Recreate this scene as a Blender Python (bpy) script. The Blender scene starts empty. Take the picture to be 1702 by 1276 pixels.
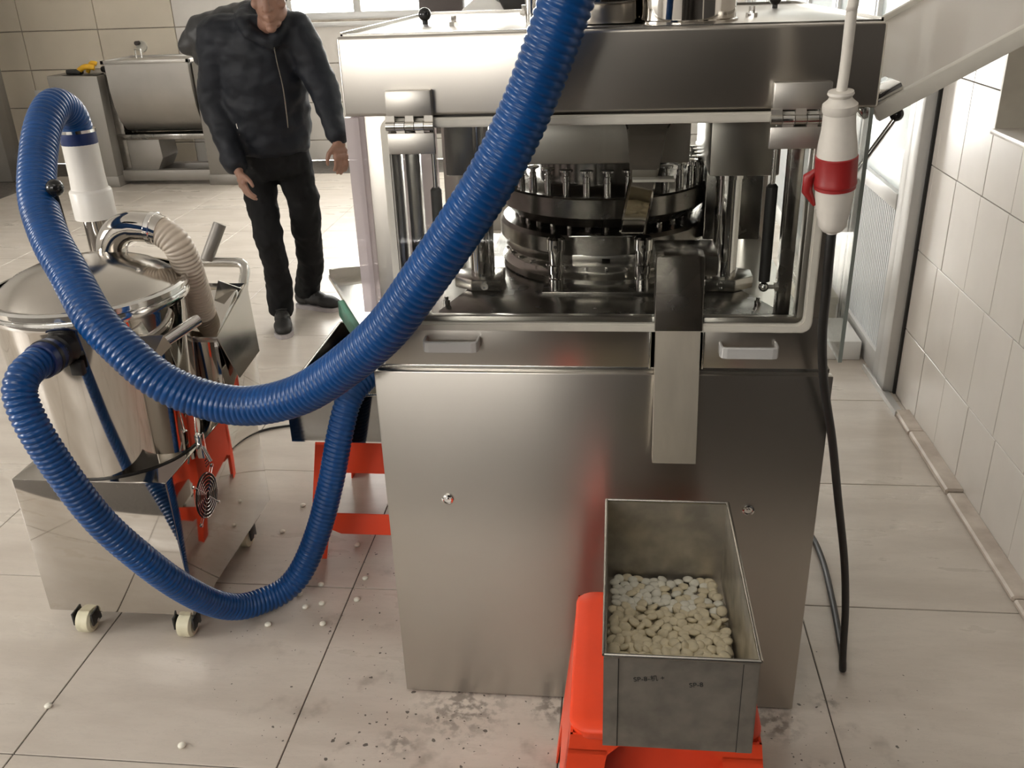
import bpy, bmesh, math, random
from mathutils import Vector, Matrix, noise
random.seed(7)
S = bpy.context.scene
COL = S.collection
PI = math.pi

# ------------------------------------------------------------------ camera, world, light, exposure
cam = bpy.data.cameras.new('camera'); camo = bpy.data.objects.new('camera', cam); COL.objects.link(camo)
cam.sensor_width = 36.0; cam.lens = 32.0; cam.clip_start = 0.05
r_ = Vector((0.99417402, 0.10288723, -0.03212838)); d_ = Vector((0.01346644, -0.41429952, -0.91004097)); f_ = Vector((-0.10694237, 0.90430643, -0.41327134))
mm = Matrix((r_, -d_, -f_)).transposed().to_4x4(); mm.translation = (0, 0, 1.6)
camo.matrix_world = mm
S.camera = camo
S.view_settings.view_transform = 'Standard'; S.view_settings.look = 'None'
S.view_settings.gamma = 1.0; S.view_settings.use_curve_mapping = False
S.view_settings.exposure = 0.0

W = bpy.data.worlds.new('sky'); S.world = W; W.use_nodes = True
bgn = W.node_tree.nodes['Background']; bgn.inputs[0].default_value = (1.0, 0.965, 0.915, 1); bgn.inputs[1].default_value = 26.0

def area(name, loc, rot, sx, sy, power=None, portal=False, color=(1, 1, 1)):
    l = bpy.data.lights.new(name, 'AREA'); l.shape = 'RECTANGLE'; l.size = sx; l.size_y = sy; l.color = color
    l.energy = power or 1.0
    if portal: l.cycles.is_portal = True
    o = bpy.data.objects.new(name, l); COL.objects.link(o); o.location = loc; o.rotation_euler = rot
    return o
# openings: far window, unseen left window, plus added glazed door and high rear window
BWX = (-2.95, -1.0); BWZ = (1.25, 2.75)          # far window opening
GDX = (-0.95, 0.25); GDZ = (0.02, 2.75)          # added glazed door hidden by the press, spills light on the floor
LW = [(-0.8, 1.2, 1.3, 2.5)]                     # left wall opening: y0, y1, z0, z1
FWX = (-3.4, -0.75); FWZ = (1.88, 2.30)           # added high window behind the photographer, brightens the press front
for (x0, x1), (z0, z1) in ((BWX, BWZ), (GDX, GDZ)): area('portal_far', ((x0+x1)/2, 8.72, (z0+z1)/2), (-PI/2, 0, 0), x1-x0, z1-z0, portal=True)
for y0, y1, z0, z1 in LW: area('portal_left', (-6.06, (y0+y1)/2, (z0+z1)/2), (0, -PI/2, 0), z1-z0, y1-y0, portal=True)
area('portal_near', ((FWX[0]+FWX[1])/2, -2.5, (FWZ[0]+FWZ[1])/2), (PI/2, 0, 0), FWX[1]-FWX[0], FWZ[1]-FWZ[0], portal=True)
# added fill lamp above the frame, brightens the bin and tablets
FILL_LAMPS = [(-0.3, 0.45)]

# ------------------------------------------------------------------ materials
def mat(name, color, rough=0.5, metal=0.0, var=0.0, vscale=8.0, vcol=None, spec=0.5, coat=0.0, aniso=0.0, bump=0.0, bscale=60.0, stretch=None, rvar=0.0, trans=0.0, emit=None):
    m = bpy.data.materials.new(name); m.use_nodes = True
    nt = m.node_tree; N = nt.nodes; L = nt.links; b = N['Principled BSDF']
    c = (*color, 1)
    b.inputs['Base Color'].default_value = c; b.inputs['Roughness'].default_value = rough; b.inputs['Metallic'].default_value = metal
    b.inputs['Specular IOR Level'].default_value = spec; b.inputs['Coat Weight'].default_value = coat
    b.inputs['Coat Roughness'].default_value = 0.08
    b.inputs['Transmission Weight'].default_value = trans
    if emit: b.inputs['Emission Color'].default_value = (*emit[0], 1); b.inputs['Emission Strength'].default_value = emit[1]
    geo = N.new('ShaderNodeNewGeometry')
    vec = geo.outputs['Position']
    if stretch:
        mp = N.new('ShaderNodeMapping'); mp.inputs['Scale'].default_value = stretch; L.new(vec, mp.inputs[0]); vec = mp.outputs[0]
    if var > 0 or rvar > 0 or bump > 0:
        n = N.new('ShaderNodeTexNoise'); n.inputs['Scale'].default_value = vscale; n.inputs['Detail'].default_value = 5; L.new(vec, n.inputs['Vector'])
    if var > 0:
        mx = N.new('ShaderNodeMix'); mx.data_type = 'RGBA'
        v2 = vcol or tuple(x*(1-var) for x in color)
        mx.inputs[6].default_value = c; mx.inputs[7].default_value = (*v2, 1)
        rp = N.new('ShaderNodeMapRange'); rp.inputs[1].default_value = 0.35; rp.inputs[2].default_value = 0.68
        L.new(n.outputs[0], rp.inputs[0]); L.new(rp.outputs[0], mx.inputs[0]); L.new(mx.outputs[2], b.inputs['Base Color'])
    if rvar > 0:
        rr = N.new('ShaderNodeMapRange'); rr.inputs[1].default_value = 0.3; rr.inputs[2].default_value = 0.7
        rr.inputs[3].default_value = max(0.02, rough-rvar); rr.inputs[4].default_value = rough+rvar
        L.new(n.outputs[0], rr.inputs[0]); L.new(rr.outputs[0], b.inputs['Roughness'])
    if bump > 0:
        n2 = N.new('ShaderNodeTexNoise'); n2.inputs['Scale'].default_value = bscale; n2.inputs['Detail'].default_value = 3; L.new(vec, n2.inputs['Vector'])
        bp = N.new('ShaderNodeBump'); bp.inputs['Strength'].default_value = bump; bp.inputs['Distance'].default_value = 0.01
        L.new(n2.outputs[0], bp.inputs['Height']); L.new(bp.outputs[0], b.inputs['Normal'])
    if aniso > 0:
        b.inputs['Anisotropic'].default_value = aniso
        tg = N.new('ShaderNodeTangent'); tg.direction_type = 'RADIAL'; tg.axis = 'Z'; b.inputs['Anisotropic Rotation'].default_value = 0.25; L.new(tg.outputs[0], b.inputs['Tangent'])
    return m

def clear_mat(name, tint, gloss=0.12, diffuse=0.0, dcol=(1, 1, 1), rough=0.03):
    m = bpy.data.materials.new(name); m.use_nodes = True; nt = m.node_tree; N = nt.nodes; L = nt.links
    for n in list(N): N.remove(n)
    out = N.new('ShaderNodeOutputMaterial'); t = N.new('ShaderNodeBsdfTransparent'); t.inputs[0].default_value = (*tint, 1)
    g = N.new('ShaderNodeBsdfGlossy'); g.inputs['Roughness'].default_value = rough
    fr = N.new('ShaderNodeLayerWeight'); fr.inputs[0].default_value = 0.25
    mu = N.new('ShaderNodeMath'); mu.operation = 'MULTIPLY_ADD'; mu.inputs[1].default_value = 0.5; mu.inputs[2].default_value = gloss*0.25
    L.new(fr.outputs['Fresnel'], mu.inputs[0])
    mx = N.new('ShaderNodeMixShader'); L.new(mu.outputs[0], mx.inputs[0]); L.new(t.outputs[0], mx.inputs[1]); L.new(g.outputs[0], mx.inputs[2])
    last = mx
    if diffuse > 0:
        d = N.new('ShaderNodeBsdfDiffuse'); d.inputs[0].default_value = (*dcol, 1)
        tr = N.new('ShaderNodeBsdfTranslucent'); tr.inputs[0].default_value = (*dcol, 1)
        ad = N.new('ShaderNodeMixShader'); ad.inputs[0].default_value = 0.4; L.new(d.outputs[0], ad.inputs[1]); L.new(tr.outputs[0], ad.inputs[2])
        m2 = N.new('ShaderNodeMixShader'); m2.inputs[0].default_value = diffuse; L.new(mx.outputs[0], m2.inputs[1]); L.new(ad.outputs[0], m2.inputs[2]); last = m2
    L.new(last.outputs[0], out.inputs[0])
    return m

def floor_mat():
    m = bpy.data.materials.new('floor_marble_tile'); m.use_nodes = True; nt = m.node_tree; N = nt.nodes; L = nt.links; b = N['Principled BSDF']
    geo = N.new('ShaderNodeNewGeometry'); P = geo.outputs['Position']
    def noise_(scale, detail=6, vec=None, rough=0.55):
        n = N.new('ShaderNodeTexNoise'); n.inputs['Scale'].default_value = scale; n.inputs['Detail'].default_value = detail; n.inputs['Roughness'].default_value = rough
        L.new(vec or P, n.inputs['Vector']); return n
    def rng(src, a, bb, c=0.0, d=1.0):
        r = N.new('ShaderNodeMapRange'); r.interpolation_type = 'SMOOTHSTEP'; r.inputs[1].default_value = a; r.inputs[2].default_value = bb; r.inputs[3].default_value = c; r.inputs[4].default_value = d
        L.new(src, r.inputs[0]); return r.outputs[0]
    def math_(op, a, bb):
        r = N.new('ShaderNodeMath'); r.operation = op
        for i, v in enumerate((a, bb)):
            if isinstance(v, (int, float)): r.inputs[i].default_value = v
            else: L.new(v, r.inputs[i])
        return r.outputs[0]
    def mix(f, a, bb):
        r = N.new('ShaderNodeMix'); r.data_type = 'RGBA'
        if isinstance(f, float): r.inputs[0].default_value = f
        else: L.new(f, r.inputs[0])
        for i, v in ((6, a), (7, bb)):
            if isinstance(v, tuple): r.inputs[i].default_value = (*v, 1)
            else: L.new(v, r.inputs[i])
        return r.outputs[2]
    mp = N.new('ShaderNodeMapping'); mp.inputs['Scale'].default_value = (1.2, 4.5, 1); mp.inputs['Rotation'].default_value = (0, 0, 0.12); L.new(P, mp.inputs[0])
    v1 = noise_(1.6, 8, mp.outputs[0], 0.6)
    col = mix(rng(v1.outputs[0], 0.35, 0.7), (0.59, 0.535, 0.47), (0.50, 0.445, 0.385))
    v2 = noise_(5.0, 10, mp.outputs[0], 0.7)
    vein = math_('MULTIPLY', rng(math_('ABSOLUTE', math_('SUBTRACT', v2.outputs[0], 0.5), 0), 0.0, 0.018, 1.0, 0.0), 0.22)
    col = mix(vein, col, (0.42, 0.38, 0.34))
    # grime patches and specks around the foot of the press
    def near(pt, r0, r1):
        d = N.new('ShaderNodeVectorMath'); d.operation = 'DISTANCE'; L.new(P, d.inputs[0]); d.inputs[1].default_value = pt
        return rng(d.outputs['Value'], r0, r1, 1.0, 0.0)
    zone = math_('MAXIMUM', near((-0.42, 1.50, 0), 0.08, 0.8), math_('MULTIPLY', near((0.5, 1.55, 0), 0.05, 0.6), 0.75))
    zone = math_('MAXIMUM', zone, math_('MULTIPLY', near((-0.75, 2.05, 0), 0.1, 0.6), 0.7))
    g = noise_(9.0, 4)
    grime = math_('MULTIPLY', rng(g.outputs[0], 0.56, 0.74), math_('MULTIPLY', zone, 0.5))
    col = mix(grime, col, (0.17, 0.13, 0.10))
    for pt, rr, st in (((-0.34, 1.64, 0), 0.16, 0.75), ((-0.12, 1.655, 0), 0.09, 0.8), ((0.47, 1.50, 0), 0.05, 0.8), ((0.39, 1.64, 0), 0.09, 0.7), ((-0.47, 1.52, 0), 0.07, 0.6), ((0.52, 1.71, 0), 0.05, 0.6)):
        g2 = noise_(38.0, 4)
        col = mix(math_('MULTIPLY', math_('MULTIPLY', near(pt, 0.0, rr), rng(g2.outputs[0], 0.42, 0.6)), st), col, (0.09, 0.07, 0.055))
    for sc, amp, seed in ((26.0, 0.30, 0.0), (58.0, 0.33, 3.7)):
        mp2 = N.new('ShaderNodeMapping'); mp2.inputs['Location'].default_value = (seed, seed*0.7, 0); L.new(P, mp2.inputs[0])
        nz = noise_(70, 2)
        ad = N.new('ShaderNodeVectorMath'); ad.operation = 'MULTIPLY_ADD'; L.new(nz.outputs['Color'], ad.inputs[0]); ad.inputs[1].default_value = (0.012, 0.012, 0); L.new(mp2.outputs[0], ad.inputs[2])
        vo = N.new('ShaderNodeTexVoronoi'); vo.voronoi_dimensions = '2D'; vo.inputs['Scale'].default_value = sc; L.new(ad.outputs[0], vo.inputs['Vector'])
        sep = N.new('ShaderNodeSeparateColor'); L.new(vo.outputs['Color'], sep.inputs[0])
        thr = math_('SUBTRACT', 0.985, math_('MULTIPLY', zone, 0.22))
        rad = math_('MULTIPLY', math_('MAXIMUM', math_('SUBTRACT', sep.outputs[0], thr), 0.0), amp*2.2)
        rad = math_('MINIMUM', rad, 0.19)
        spot = math_('LESS_THAN', vo.outputs['Distance'], rad)
        col = mix(math_('MULTIPLY', spot, 0.85), col, (0.045, 0.035, 0.028))
    L.new(col, b.inputs['Base Color'])
    L.new(rng(v1.outputs[0], 0.3, 0.7, 0.26, 0.4), b.inputs['Roughness'])
    b.inputs['Specular IOR Level'].default_value = 0.5
    return m

M = {}
M['floor'] = floor_mat()
M['grout'] = mat('tile_grout', (0.13, 0.115, 0.10), 0.9, var=0.4, vscale=30)
M['walltile'] = mat('white_glazed_wall_tile', (0.74, 0.70, 0.65), 0.25, var=0.1, vscale=3, bump=0.02, bscale=12)
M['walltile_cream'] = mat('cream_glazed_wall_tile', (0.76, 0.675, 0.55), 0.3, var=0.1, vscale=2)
M['wallgrout'] = mat('wall_grout', (0.42, 0.37, 0.31), 0.9, var=0.3, vscale=20)
M['plaster'] = mat('white_plaster', (0.75, 0.73, 0.70), 0.8, var=0.06, vscale=2)
M['ceil'] = mat('ceiling_paint', (0.72, 0.71, 0.69), 0.9, var=0.05, vscale=1)
M['darkreflect'] = mat('dark_brown_for_reflection', (0.022, 0.017, 0.013), 0.55, var=0.3, vscale=3, stretch=(1, 1, 0.15))  # dark brown for added unseen surfaces mirrored in the press front
M['brush'] = mat('brushed_stainless_steel', (0.55, 0.52, 0.475), 0.31, 1.0, var=0.03, vscale=2, aniso=0.7, rvar=0.02, stretch=(2, 2, 2))
M['steel'] = mat('satin_stainless_steel', (0.55, 0.53, 0.49), 0.22, 1.0, var=0.08, vscale=6, rvar=0.05)
M['mirror'] = mat('mirror_polished_steel', (0.56, 0.53, 0.49), 0.055, 1.0, rvar=0.02, vscale=4)
M['darkmirror'] = mat('dark_polished_steel', (0.20, 0.19, 0.175), 0.07, 1.0, rvar=0.02, vscale=4)
M['satin'] = mat('satin_polished_steel', (0.52, 0.485, 0.44), 0.17, 1.0, rvar=0.03, vscale=3)
M['hingesteel'] = mat('cast_hinge_steel', (0.60, 0.57, 0.52), 0.40, 1.0, var=0.06, vscale=20)
M['chutesteel'] = mat('worn_chute_steel', (0.66, 0.60, 0.50), 0.42, 1.0, var=0.12, vscale=9, stretch=(3, 3, 0.6))
M['chrome'] = mat('chromed_steel', (0.72, 0.71, 0.69), 0.08, 1.0, rvar=0.03, vscale=12)
M['darksteel'] = mat('dark_oily_steel', (0.30, 0.285, 0.26), 0.22, 1.0, var=0.4, vscale=14, rvar=0.08)
M['tubsteel'] = mat('dull_grey_steel', (0.47, 0.45, 0.42), 0.38, 0.9, var=0.12, vscale=3, rvar=0.06)
M['mixgrey'] = mat('grey_sheet_metal', (0.30, 0.28, 0.255), 0.42, 0.5, var=0.1, vscale=3)
M['binsteel'] = mat('stained_sheet_steel', (0.54, 0.505, 0.445), 0.40, 0.85, var=0.42, vscale=16, rvar=0.10)
M['alu'] = mat('white_aluminium', (0.58, 0.575, 0.56), 0.35, 0.25, var=0.06, vscale=5)
M['panelwhite'] = mat('white_ribbed_panel', (0.60, 0.62, 0.63), 0.4, 0.0, var=0.05, vscale=6)
M['orange'] = mat('orange_plastic', (0.92, 0.075, 0.022), 0.34, var=0.12, vscale=6, spec=0.45)
M['blue'] = mat('blue_ribbed_plastic', (0.003, 0.060, 0.225), 0.28, var=0.25, vscale=10, spec=0.4)
M['bluecuff'] = mat('dark_blue_cuff', (0.01, 0.03, 0.13), 0.35, var=0.2, vscale=9)
M['beige'] = mat('beige_ribbed_plastic', (0.62, 0.53, 0.43), 0.4, var=0.12, vscale=10)
M['pvc'] = mat('white_pvc', (0.78, 0.75, 0.70), 0.35, var=0.05, vscale=10)
M['plugwhite'] = mat('white_plug_plastic', (0.66, 0.62, 0.56), 0.42, var=0.08, vscale=30)
M['plugred'] = mat('red_plug_plastic', (0.30, 0.015, 0.015), 0.4, var=0.15, vscale=30)
M['black'] = mat('black_rubber', (0.014, 0.013, 0.012), 0.45, var=0.3, vscale=20)
M['blackgloss'] = mat('black_bakelite', (0.012, 0.012, 0.012), 0.15, var=0.2, vscale=10)
M['seal'] = mat('pale_seal_strip', (0.60, 0.57, 0.50), 0.45, var=0.08, vscale=20)
M['wheel'] = mat('cream_nylon_wheel', (0.72, 0.68, 0.50), 0.4, var=0.12, vscale=20)
M['tablet'] = mat('cream_tablet', (0.84, 0.75, 0.54), 0.6, var=0.16, vscale=60, bump=0.1, bscale=300)
M['tabletwhite'] = mat('white_tablet', (0.88, 0.86, 0.75), 0.6, var=0.1, vscale=60)
M['marble'] = mat('dirty_marble_curb', (0.46, 0.39, 0.33), 0.5, var=0.5, vscale=12, vcol=(0.62, 0.55, 0.48))
M['clear'] = clear_mat('clear_acrylic', (0.97, 0.975, 0.965), 0.12)
M['pink'] = clear_mat('acrylic_edge', (0.85, 0.80, 0.80), 0.2, 0.62, (0.74, 0.68, 0.68))
M['milky'] = clear_mat('filmed_acrylic', (0.9, 0.9, 0.88), 0.1, 0.72, (0.80, 0.76, 0.71), 0.15)
M['frost'] = clear_mat('frosted_glass', (0.85, 0.88, 0.88), 0.15, 0.55, (0.70, 0.74, 0.75))
M['glass'] = clear_mat('window_glass', (0.97, 0.98, 0.98), 0.08)
M['green'] = clear_mat('pale_green_plastic', (0.45, 0.7, 0.6), 0.2, 0.5, (0.25, 0.5, 0.40))
M['edge'] = mat('acrylic_dark_edge', (0.20, 0.22, 0.20), 0.3, var=0.1, vscale=20)
M['skin'] = mat('skin', (0.27, 0.145, 0.10), 0.5, var=0.12, vscale=20)
M['hair'] = mat('black_hair', (0.012, 0.010, 0.009), 0.4, var=0.3, vscale=60)
M['jacket'] = mat('navy_jacket_cloth', (0.0065, 0.0085, 0.014), 0.6, spec=0.3, var=0.3, vscale=7, bump=0.25, bscale=22)
M['trouser'] = mat('black_trouser_cloth', (0.004, 0.004, 0.0045), 0.8, spec=0.25, var=0.3, vscale=9, bump=0.2, bscale=25)
M['hoodm'] = mat('dark_grey_hood_lining', (0.022, 0.022, 0.023), 0.5, var=0.3, vscale=9, bump=0.2, bscale=25)
M['shoe'] = mat('black_shoe_fabric', (0.014, 0.013, 0.012), 0.6, var=0.3, vscale=30)
M['sole'] = mat('grey_shoe_sole', (0.36, 0.33, 0.33), 0.6, var=0.15, vscale=30)
M['yellow'] = mat('yellow_grip', (0.75, 0.42, 0.02), 0.45, var=0.1, vscale=20)
M['carton'] = mat('beige_carton', (0.50, 0.46, 0.38), 0.7, var=0.1, vscale=8)
M['foam'] = mat('white_foam', (0.74, 0.73, 0.70), 0.8, var=0.06, vscale=10)
M['brown'] = mat('dark_brown_leatherette', (0.07, 0.055, 0.05), 0.5, var=0.2, vscale=6)
M['ink'] = mat('black_marker_ink', (0.03, 0.03, 0.03), 0.5, var=0.4, vscale=200)
M['lamp'] = mat('fill_diffuser', (0.9, 0.9, 0.9), 0.4, emit=((1, 0.93, 0.84), 3.5), var=0.02)
M['lampbody'] = mat('fill_housing', (0.8, 0.8, 0.8), 0.4, var=0.03)

# ------------------------------------------------------------------ mesh helpers
def link(name, me, m, parent=None, smooth=False, org=(0, 0, 0)):
    o = bpy.data.objects.new(name, me); COL.objects.link(o)
    if m is not None and not me.materials: me.materials.append(M[m])
    if smooth:
        for p in me.polygons: p.use_smooth = True
    if parent is not None: o.parent = parent
    o.location = org
    return o
def finish(bm, name):
    bmesh.ops.recalc_face_normals(bm, faces=bm.faces)
    me = bpy.data.meshes.new(name); bm.to_mesh(me); bm.free(); return me
def autosmooth(me, ang=0.6):
    for p in me.polygons: p.use_smooth = True
    try: me.set_sharp_from_angle(angle=ang)
    except Exception: pass
    return me
def bm_box(bm, x0, x1, y0, y1, z0, z1):
    v = [bm.verts.new(p) for p in ((x0,y0,z0),(x1,y0,z0),(x1,y1,z0),(x0,y1,z0),(x0,y0,z1),(x1,y0,z1),(x1,y1,z1),(x0,y1,z1))]
    return [bm.faces.new([v[i] for i in f]) for f in ((3,2,1,0),(4,5,6,7),(0,1,5,4),(1,2,6,5),(2,3,7,6),(3,0,4,7))]
def box_me(name, x0, x1, y0, y1, z0, z1, bev=0.0, seg=2):
    bm = bmesh.new(); bm_box(bm, x0, x1, y0, y1, z0, z1)
    if bev > 0: bmesh.ops.bevel(bm, geom=bm.edges[:], offset=bev, segments=seg, profile=0.5, affect='EDGES')
    me = finish(bm, name); return autosmooth(me) if bev > 0 else me
def bm_prism(bm, pts, vec):
    """pts: closed polygon of 3D points, extruded by vec"""
    a = [bm.verts.new(p) for p in pts]; v = Vector(vec); b = [bm.verts.new(Vector(p)+v) for p in pts]
    n = len(a); bm.faces.new(a); bm.faces.new(b[::-1])
    for i in range(n): bm.faces.new((a[i], a[(i+1) % n], b[(i+1) % n], b[i]))
def prism_me(name, pts, vec, bev=0.0):
    bm = bmesh.new(); bm_prism(bm, pts, vec)
    if bev > 0: bmesh.ops.bevel(bm, geom=bm.edges[:], offset=bev, segments=2, profile=0.5, affect='EDGES')
    me = finish(bm, name); return autosmooth(me) if bev > 0 else me
def bm_lathe(bm, prof, c, axis=(0, 0, 1), n=24, closed=False):
    """prof: list of (r, h) along axis from c"""
    ax = Vector(axis).normalized(); u = ax.orthogonal().normalized(); w = ax.cross(u); c = Vector(c); rings = []
    for r, h in prof:
        if r < 1e-6: rings.append([bm.verts.new(c+ax*h)])
        else: rings.append([bm.verts.new(c+ax*h+(u*math.cos(2*PI*i/n)+w*math.sin(2*PI*i/n))*r) for i in range(n)])
    for a, b in zip(rings, rings[1:]):
        for i in range(n):
            j = (i+1) % n
            if len(a) == 1 and len(b) == 1: continue
            if len(a) == 1: bm.faces.new((a[0], b[j], b[i]))
            elif len(b) == 1: bm.faces.new((a[i], a[j], b[0]))
            else: bm.faces.new((a[i], a[j], b[j], b[i]))
    if not closed:
        if len(rings[0]) > 2: bm.faces.new(rings[0][::-1])
        if len(rings[-1]) > 2: bm.faces.new(rings[-1])
def lathe_me(name, prof, c, axis=(0, 0, 1), n=24, closed=False):
    bm = bmesh.new(); bm_lathe(bm, prof, c, axis, n, closed); return autosmooth(finish(bm, name))
def catmull(pts, step):
    P = [Vector(p) for p in pts]; P = [P[0]*2-P[1]]+P+[P[-1]*2-P[-2]]
    out = []
    for i in range(1, len(P)-2):
        a, b, c, d = P[i-1:i+3]; L = (c-b).length; k = max(2, int(L/step*3))
        for j in range(k):
            t = j/k
            out.append(0.5*((2*b)+(c-a)*t+(2*a-5*b+4*c-d)*t*t+(-a+3*b-3*c+d)*t**3))
    out.append(P[-2].copy())
    # resample evenly
    res = [out[0]]; acc = 0.0
    for p, q in zip(out, out[1:]):
        seg = (q-p).length
        while acc+seg >= step:
            t = (step-acc)/seg; p = p+(q-p)*t; res.append(p.copy()); seg = (q-p).length; acc = 0.0
        acc += seg
    res.append(out[-1]); return res
def bm_tube(bm, pts, rad, n=12, cap=True, rfun=None):
    """pts: list of Vectors; rad number or list; rfun(s, theta) multiplies"""
    pts = [Vector(p) for p in pts]; m = len(pts)
    T = [(pts[min(i+1, m-1)]-pts[max(i-1, 0)]).normalized() for i in range(m)]
    u = T[0].orthogonal().normalized(); rings = []; s = 0.0
    for i, p in enumerate(pts):
        if i: s += (p-pts[i-1]).length
        u = (u-T[i]*u.dot(T[i])).normalized(); w = T[i].cross(u); r = rad[i] if isinstance(rad, (list, tuple)) else rad
        rings.append([bm.verts.new(p+(u*math.cos(2*PI*k/n)+w*math.sin(2*PI*k/n))*(r+(rfun(s, k/n) if rfun else 0))) for k in range(n)])
    for a, b in zip(rings, rings[1:]):
        for k in range(n): bm.faces.new((a[k], a[(k+1) % n], b[(k+1) % n], b[k]))
    if cap: bm.faces.new(rings[0][::-1]); bm.faces.new(rings[-1])
def tube_me(name, pts, rad, n=12, step=None, cap=True):
    bm = bmesh.new(); bm_tube(bm, catmull(pts, step) if step else pts, rad, n, cap); return autosmooth(finish(bm, name), 0.9)
def hose_me(name, pts, R, pitch, depth, n=28, per=6):
    pp = catmull(pts, pitch/per); bm = bmesh.new()
    bm_tube(bm, pp, R, n, True, lambda s, t: -depth*(1-abs(math.sin(PI*(s/pitch+t)))**0.55)); me = finish(bm, name)
    for p in me.polygons: p.use_smooth = True
    return me
def sphere_prof(r, h0=0.0, k=8): return [(r*math.sin(PI*i/k), h0-r*math.cos(PI*i/k)) for i in range(k+1)]
def thing(name, label, cat, loc=(0, 0, 0), group=None, kind=None):
    o = bpy.data.objects.new(name, None); COL.objects.link(o); o.location = loc; o.empty_display_size = 0.1
    if kind: o['kind'] = kind
    if label: o['label'] = label
    if cat: o['category'] = cat
    if group: o['group'] = group
    return o
def tag(o, label, cat, group=None):
    o['label'] = label; o['category'] = cat
    if group: o['group'] = group
    return o
class B:
    """builder of parts for one thing; coordinates are world, root sits at its base"""
    def __init__(s, root): s.r = root; s.l = Vector(root.location)
    def put(s, name, me, m, parent=None):
        me.transform(Matrix.Translation(-s.l)); return link(name, me, m, parent or s.r)
    def box(s, name, m, x0, x1, y0, y1, z0, z1, bev=0.0, parent=None): return s.put(name, box_me(name, x0, x1, y0, y1, z0, z1, bev), m, parent)
    def lathe(s, name, m, prof, c, axis=(0, 0, 1), n=24, closed=False, parent=None): return s.put(name, lathe_me(name, prof, c, axis, n, closed), m, parent)
    def tube(s, name, m, pts, rad, n=12, step=None, parent=None): return s.put(name, tube_me(name, pts, rad, n, step), m, parent)
    def prism(s, name, m, pts, vec, bev=0.0, parent=None): return s.put(name, prism_me(name, pts, vec, bev), m, parent)
def struct(name, me=None, m=None, label=None):
    o = link(name, me, m) if me else thing(name, None, None)
    o['kind'] = 'structure'
    if label: o['label'] = label
    return o
def multi(name, boxes, bev=0.0):
    bm = bmesh.new()
    for b in boxes: bm_box(bm, *b)
    if bev > 0: bmesh.ops.bevel(bm, geom=bm.edges[:], offset=bev, segments=2, profile=0.5, affect='EDGES')
    me = finish(bm, name); return autosmooth(me) if bev > 0 else me

# ------------------------------------------------------------------ the room
XR = 1.144; YB = 8.6; XL = -6.0; YF = -2.4; ZC = 3.0
floor = struct('floor', box_me('floor', XL, XR+0.02, YF, YB+0.02, -0.12, -0.003), 'grout', 'pale marbled tile floor with thin dark joints')
TX, TY = 0.6235, 0.656
tile = box_me('floor_tile', -TX/2+0.0016, TX/2-0.0016, -TY/2+0.0016, TY/2-0.0016, -0.012, 0.0, 0.0012, 1)
tile.materials.append(M['floor'])
for i in range(-9, 2):
    for j in range(-1, 11):
        cx = 0.52+TX*(i+0.5); cy = 1.421+TY*(j+0.5)
        if cx+TX/2 > XR+0.02 and cx-TX/2 > XR: continue
        if cx-TX/2 < XL or cy+TY/2 > YB: continue
        if cx+TX/2 > XR:      # cut tiles along the right wall
            t2 = box_me('floor_tile', -TX/2+0.0016, XR-cx, -TY/2+0.0016, TY/2-0.0016, -0.012, 0.0, 0.0012, 1); t2.materials.append(M['floor'])
            link('floor_tile', t2, None, floor, org=(cx, cy, 0))
        else: link('floor_tile', tile, None, floor, org=(cx, cy, 0))
struct('ceiling', box_me('ceiling', XL-0.1, XR+0.4, YF-0.1, YB+0.1, ZC, ZC+0.1), 'ceil')
wl = [(XL-0.1, XL, YF-0.2, LW[0][0], 0, ZC), (XL-0.1, XL, LW[0][1], YB+0.2, 0, ZC)]
for y0, y1, z0, z1 in LW: wl += [(XL-0.1, XL, y0, y1, 0, z0), (XL-0.1, XL, y0, y1, z1, ZC)]
struct('wall_left', multi('wall_left', wl), 'plaster')
for k, (y0, y1, z0, z1) in enumerate(LW):
    w_ = struct('window_%d' % (k+2), multi('window_frame', [(XL-0.08, XL-0.03, y0, y1, z0, z0+0.05), (XL-0.08, XL-0.03, y0, y1, z1-0.05, z1)]+[(XL-0.08, XL-0.03, y0+(y1-y0)*q/3-0.03, y0+(y1-y0)*q/3+0.03, z0, z1) for q in range(4)]), 'alu', 'window in the left wall, out of the picture')

# far wall: base with the window opening, tiles in front of it
wb = struct('wall_back', multi('wall_back', [(XL, BWX[0], YB+0.015, YB+0.2, 0, ZC), (BWX[0], BWX[1], YB+0.015, YB+0.2, 0, BWZ[0]), (BWX[0], GDX[1], YB+0.015, YB+0.2, BWZ[1], ZC), (BWX[1], GDX[0], YB+0.015, YB+0.2, 0, BWZ[1]), (GDX[1], XR+0.3, YB+0.015, YB+0.2, 0, ZC)]), 'wallgrout', 'tiled far wall of the workshop')
xs = [-6.0, -5.52, -4.77, -4.02, -3.27, BWX[0], -2.2, -1.45, BWX[1], GDX[0], GDX[1], XR]
zs = [0.0, 0.19, 0.535, 0.88, 1.225, 1.57, 1.915, 2.26, 2.605, 3.0]
for i in range(len(xs)-1):
    for k in range(len(zs)-1):
        z0, z1 = zs[k], zs[k+1]
        if BWX[0]-0.01 <= xs[i] < BWX[1]-0.01:
            if z1 <= BWZ[0]+0.01: pass
            elif z0 >= BWZ[1]: pass
            else: continue
        if xs[i] == GDX[0] and z0 < GDZ[1]-0.3: continue
        g = 0.004
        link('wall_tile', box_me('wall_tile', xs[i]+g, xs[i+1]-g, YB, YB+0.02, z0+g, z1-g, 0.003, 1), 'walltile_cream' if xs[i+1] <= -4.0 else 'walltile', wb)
win = struct('window_1', None, None, 'bright aluminium framed window in the far wall')
wB = B(win)
fy0, fy1 = YB+0.03, YB+0.09
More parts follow.
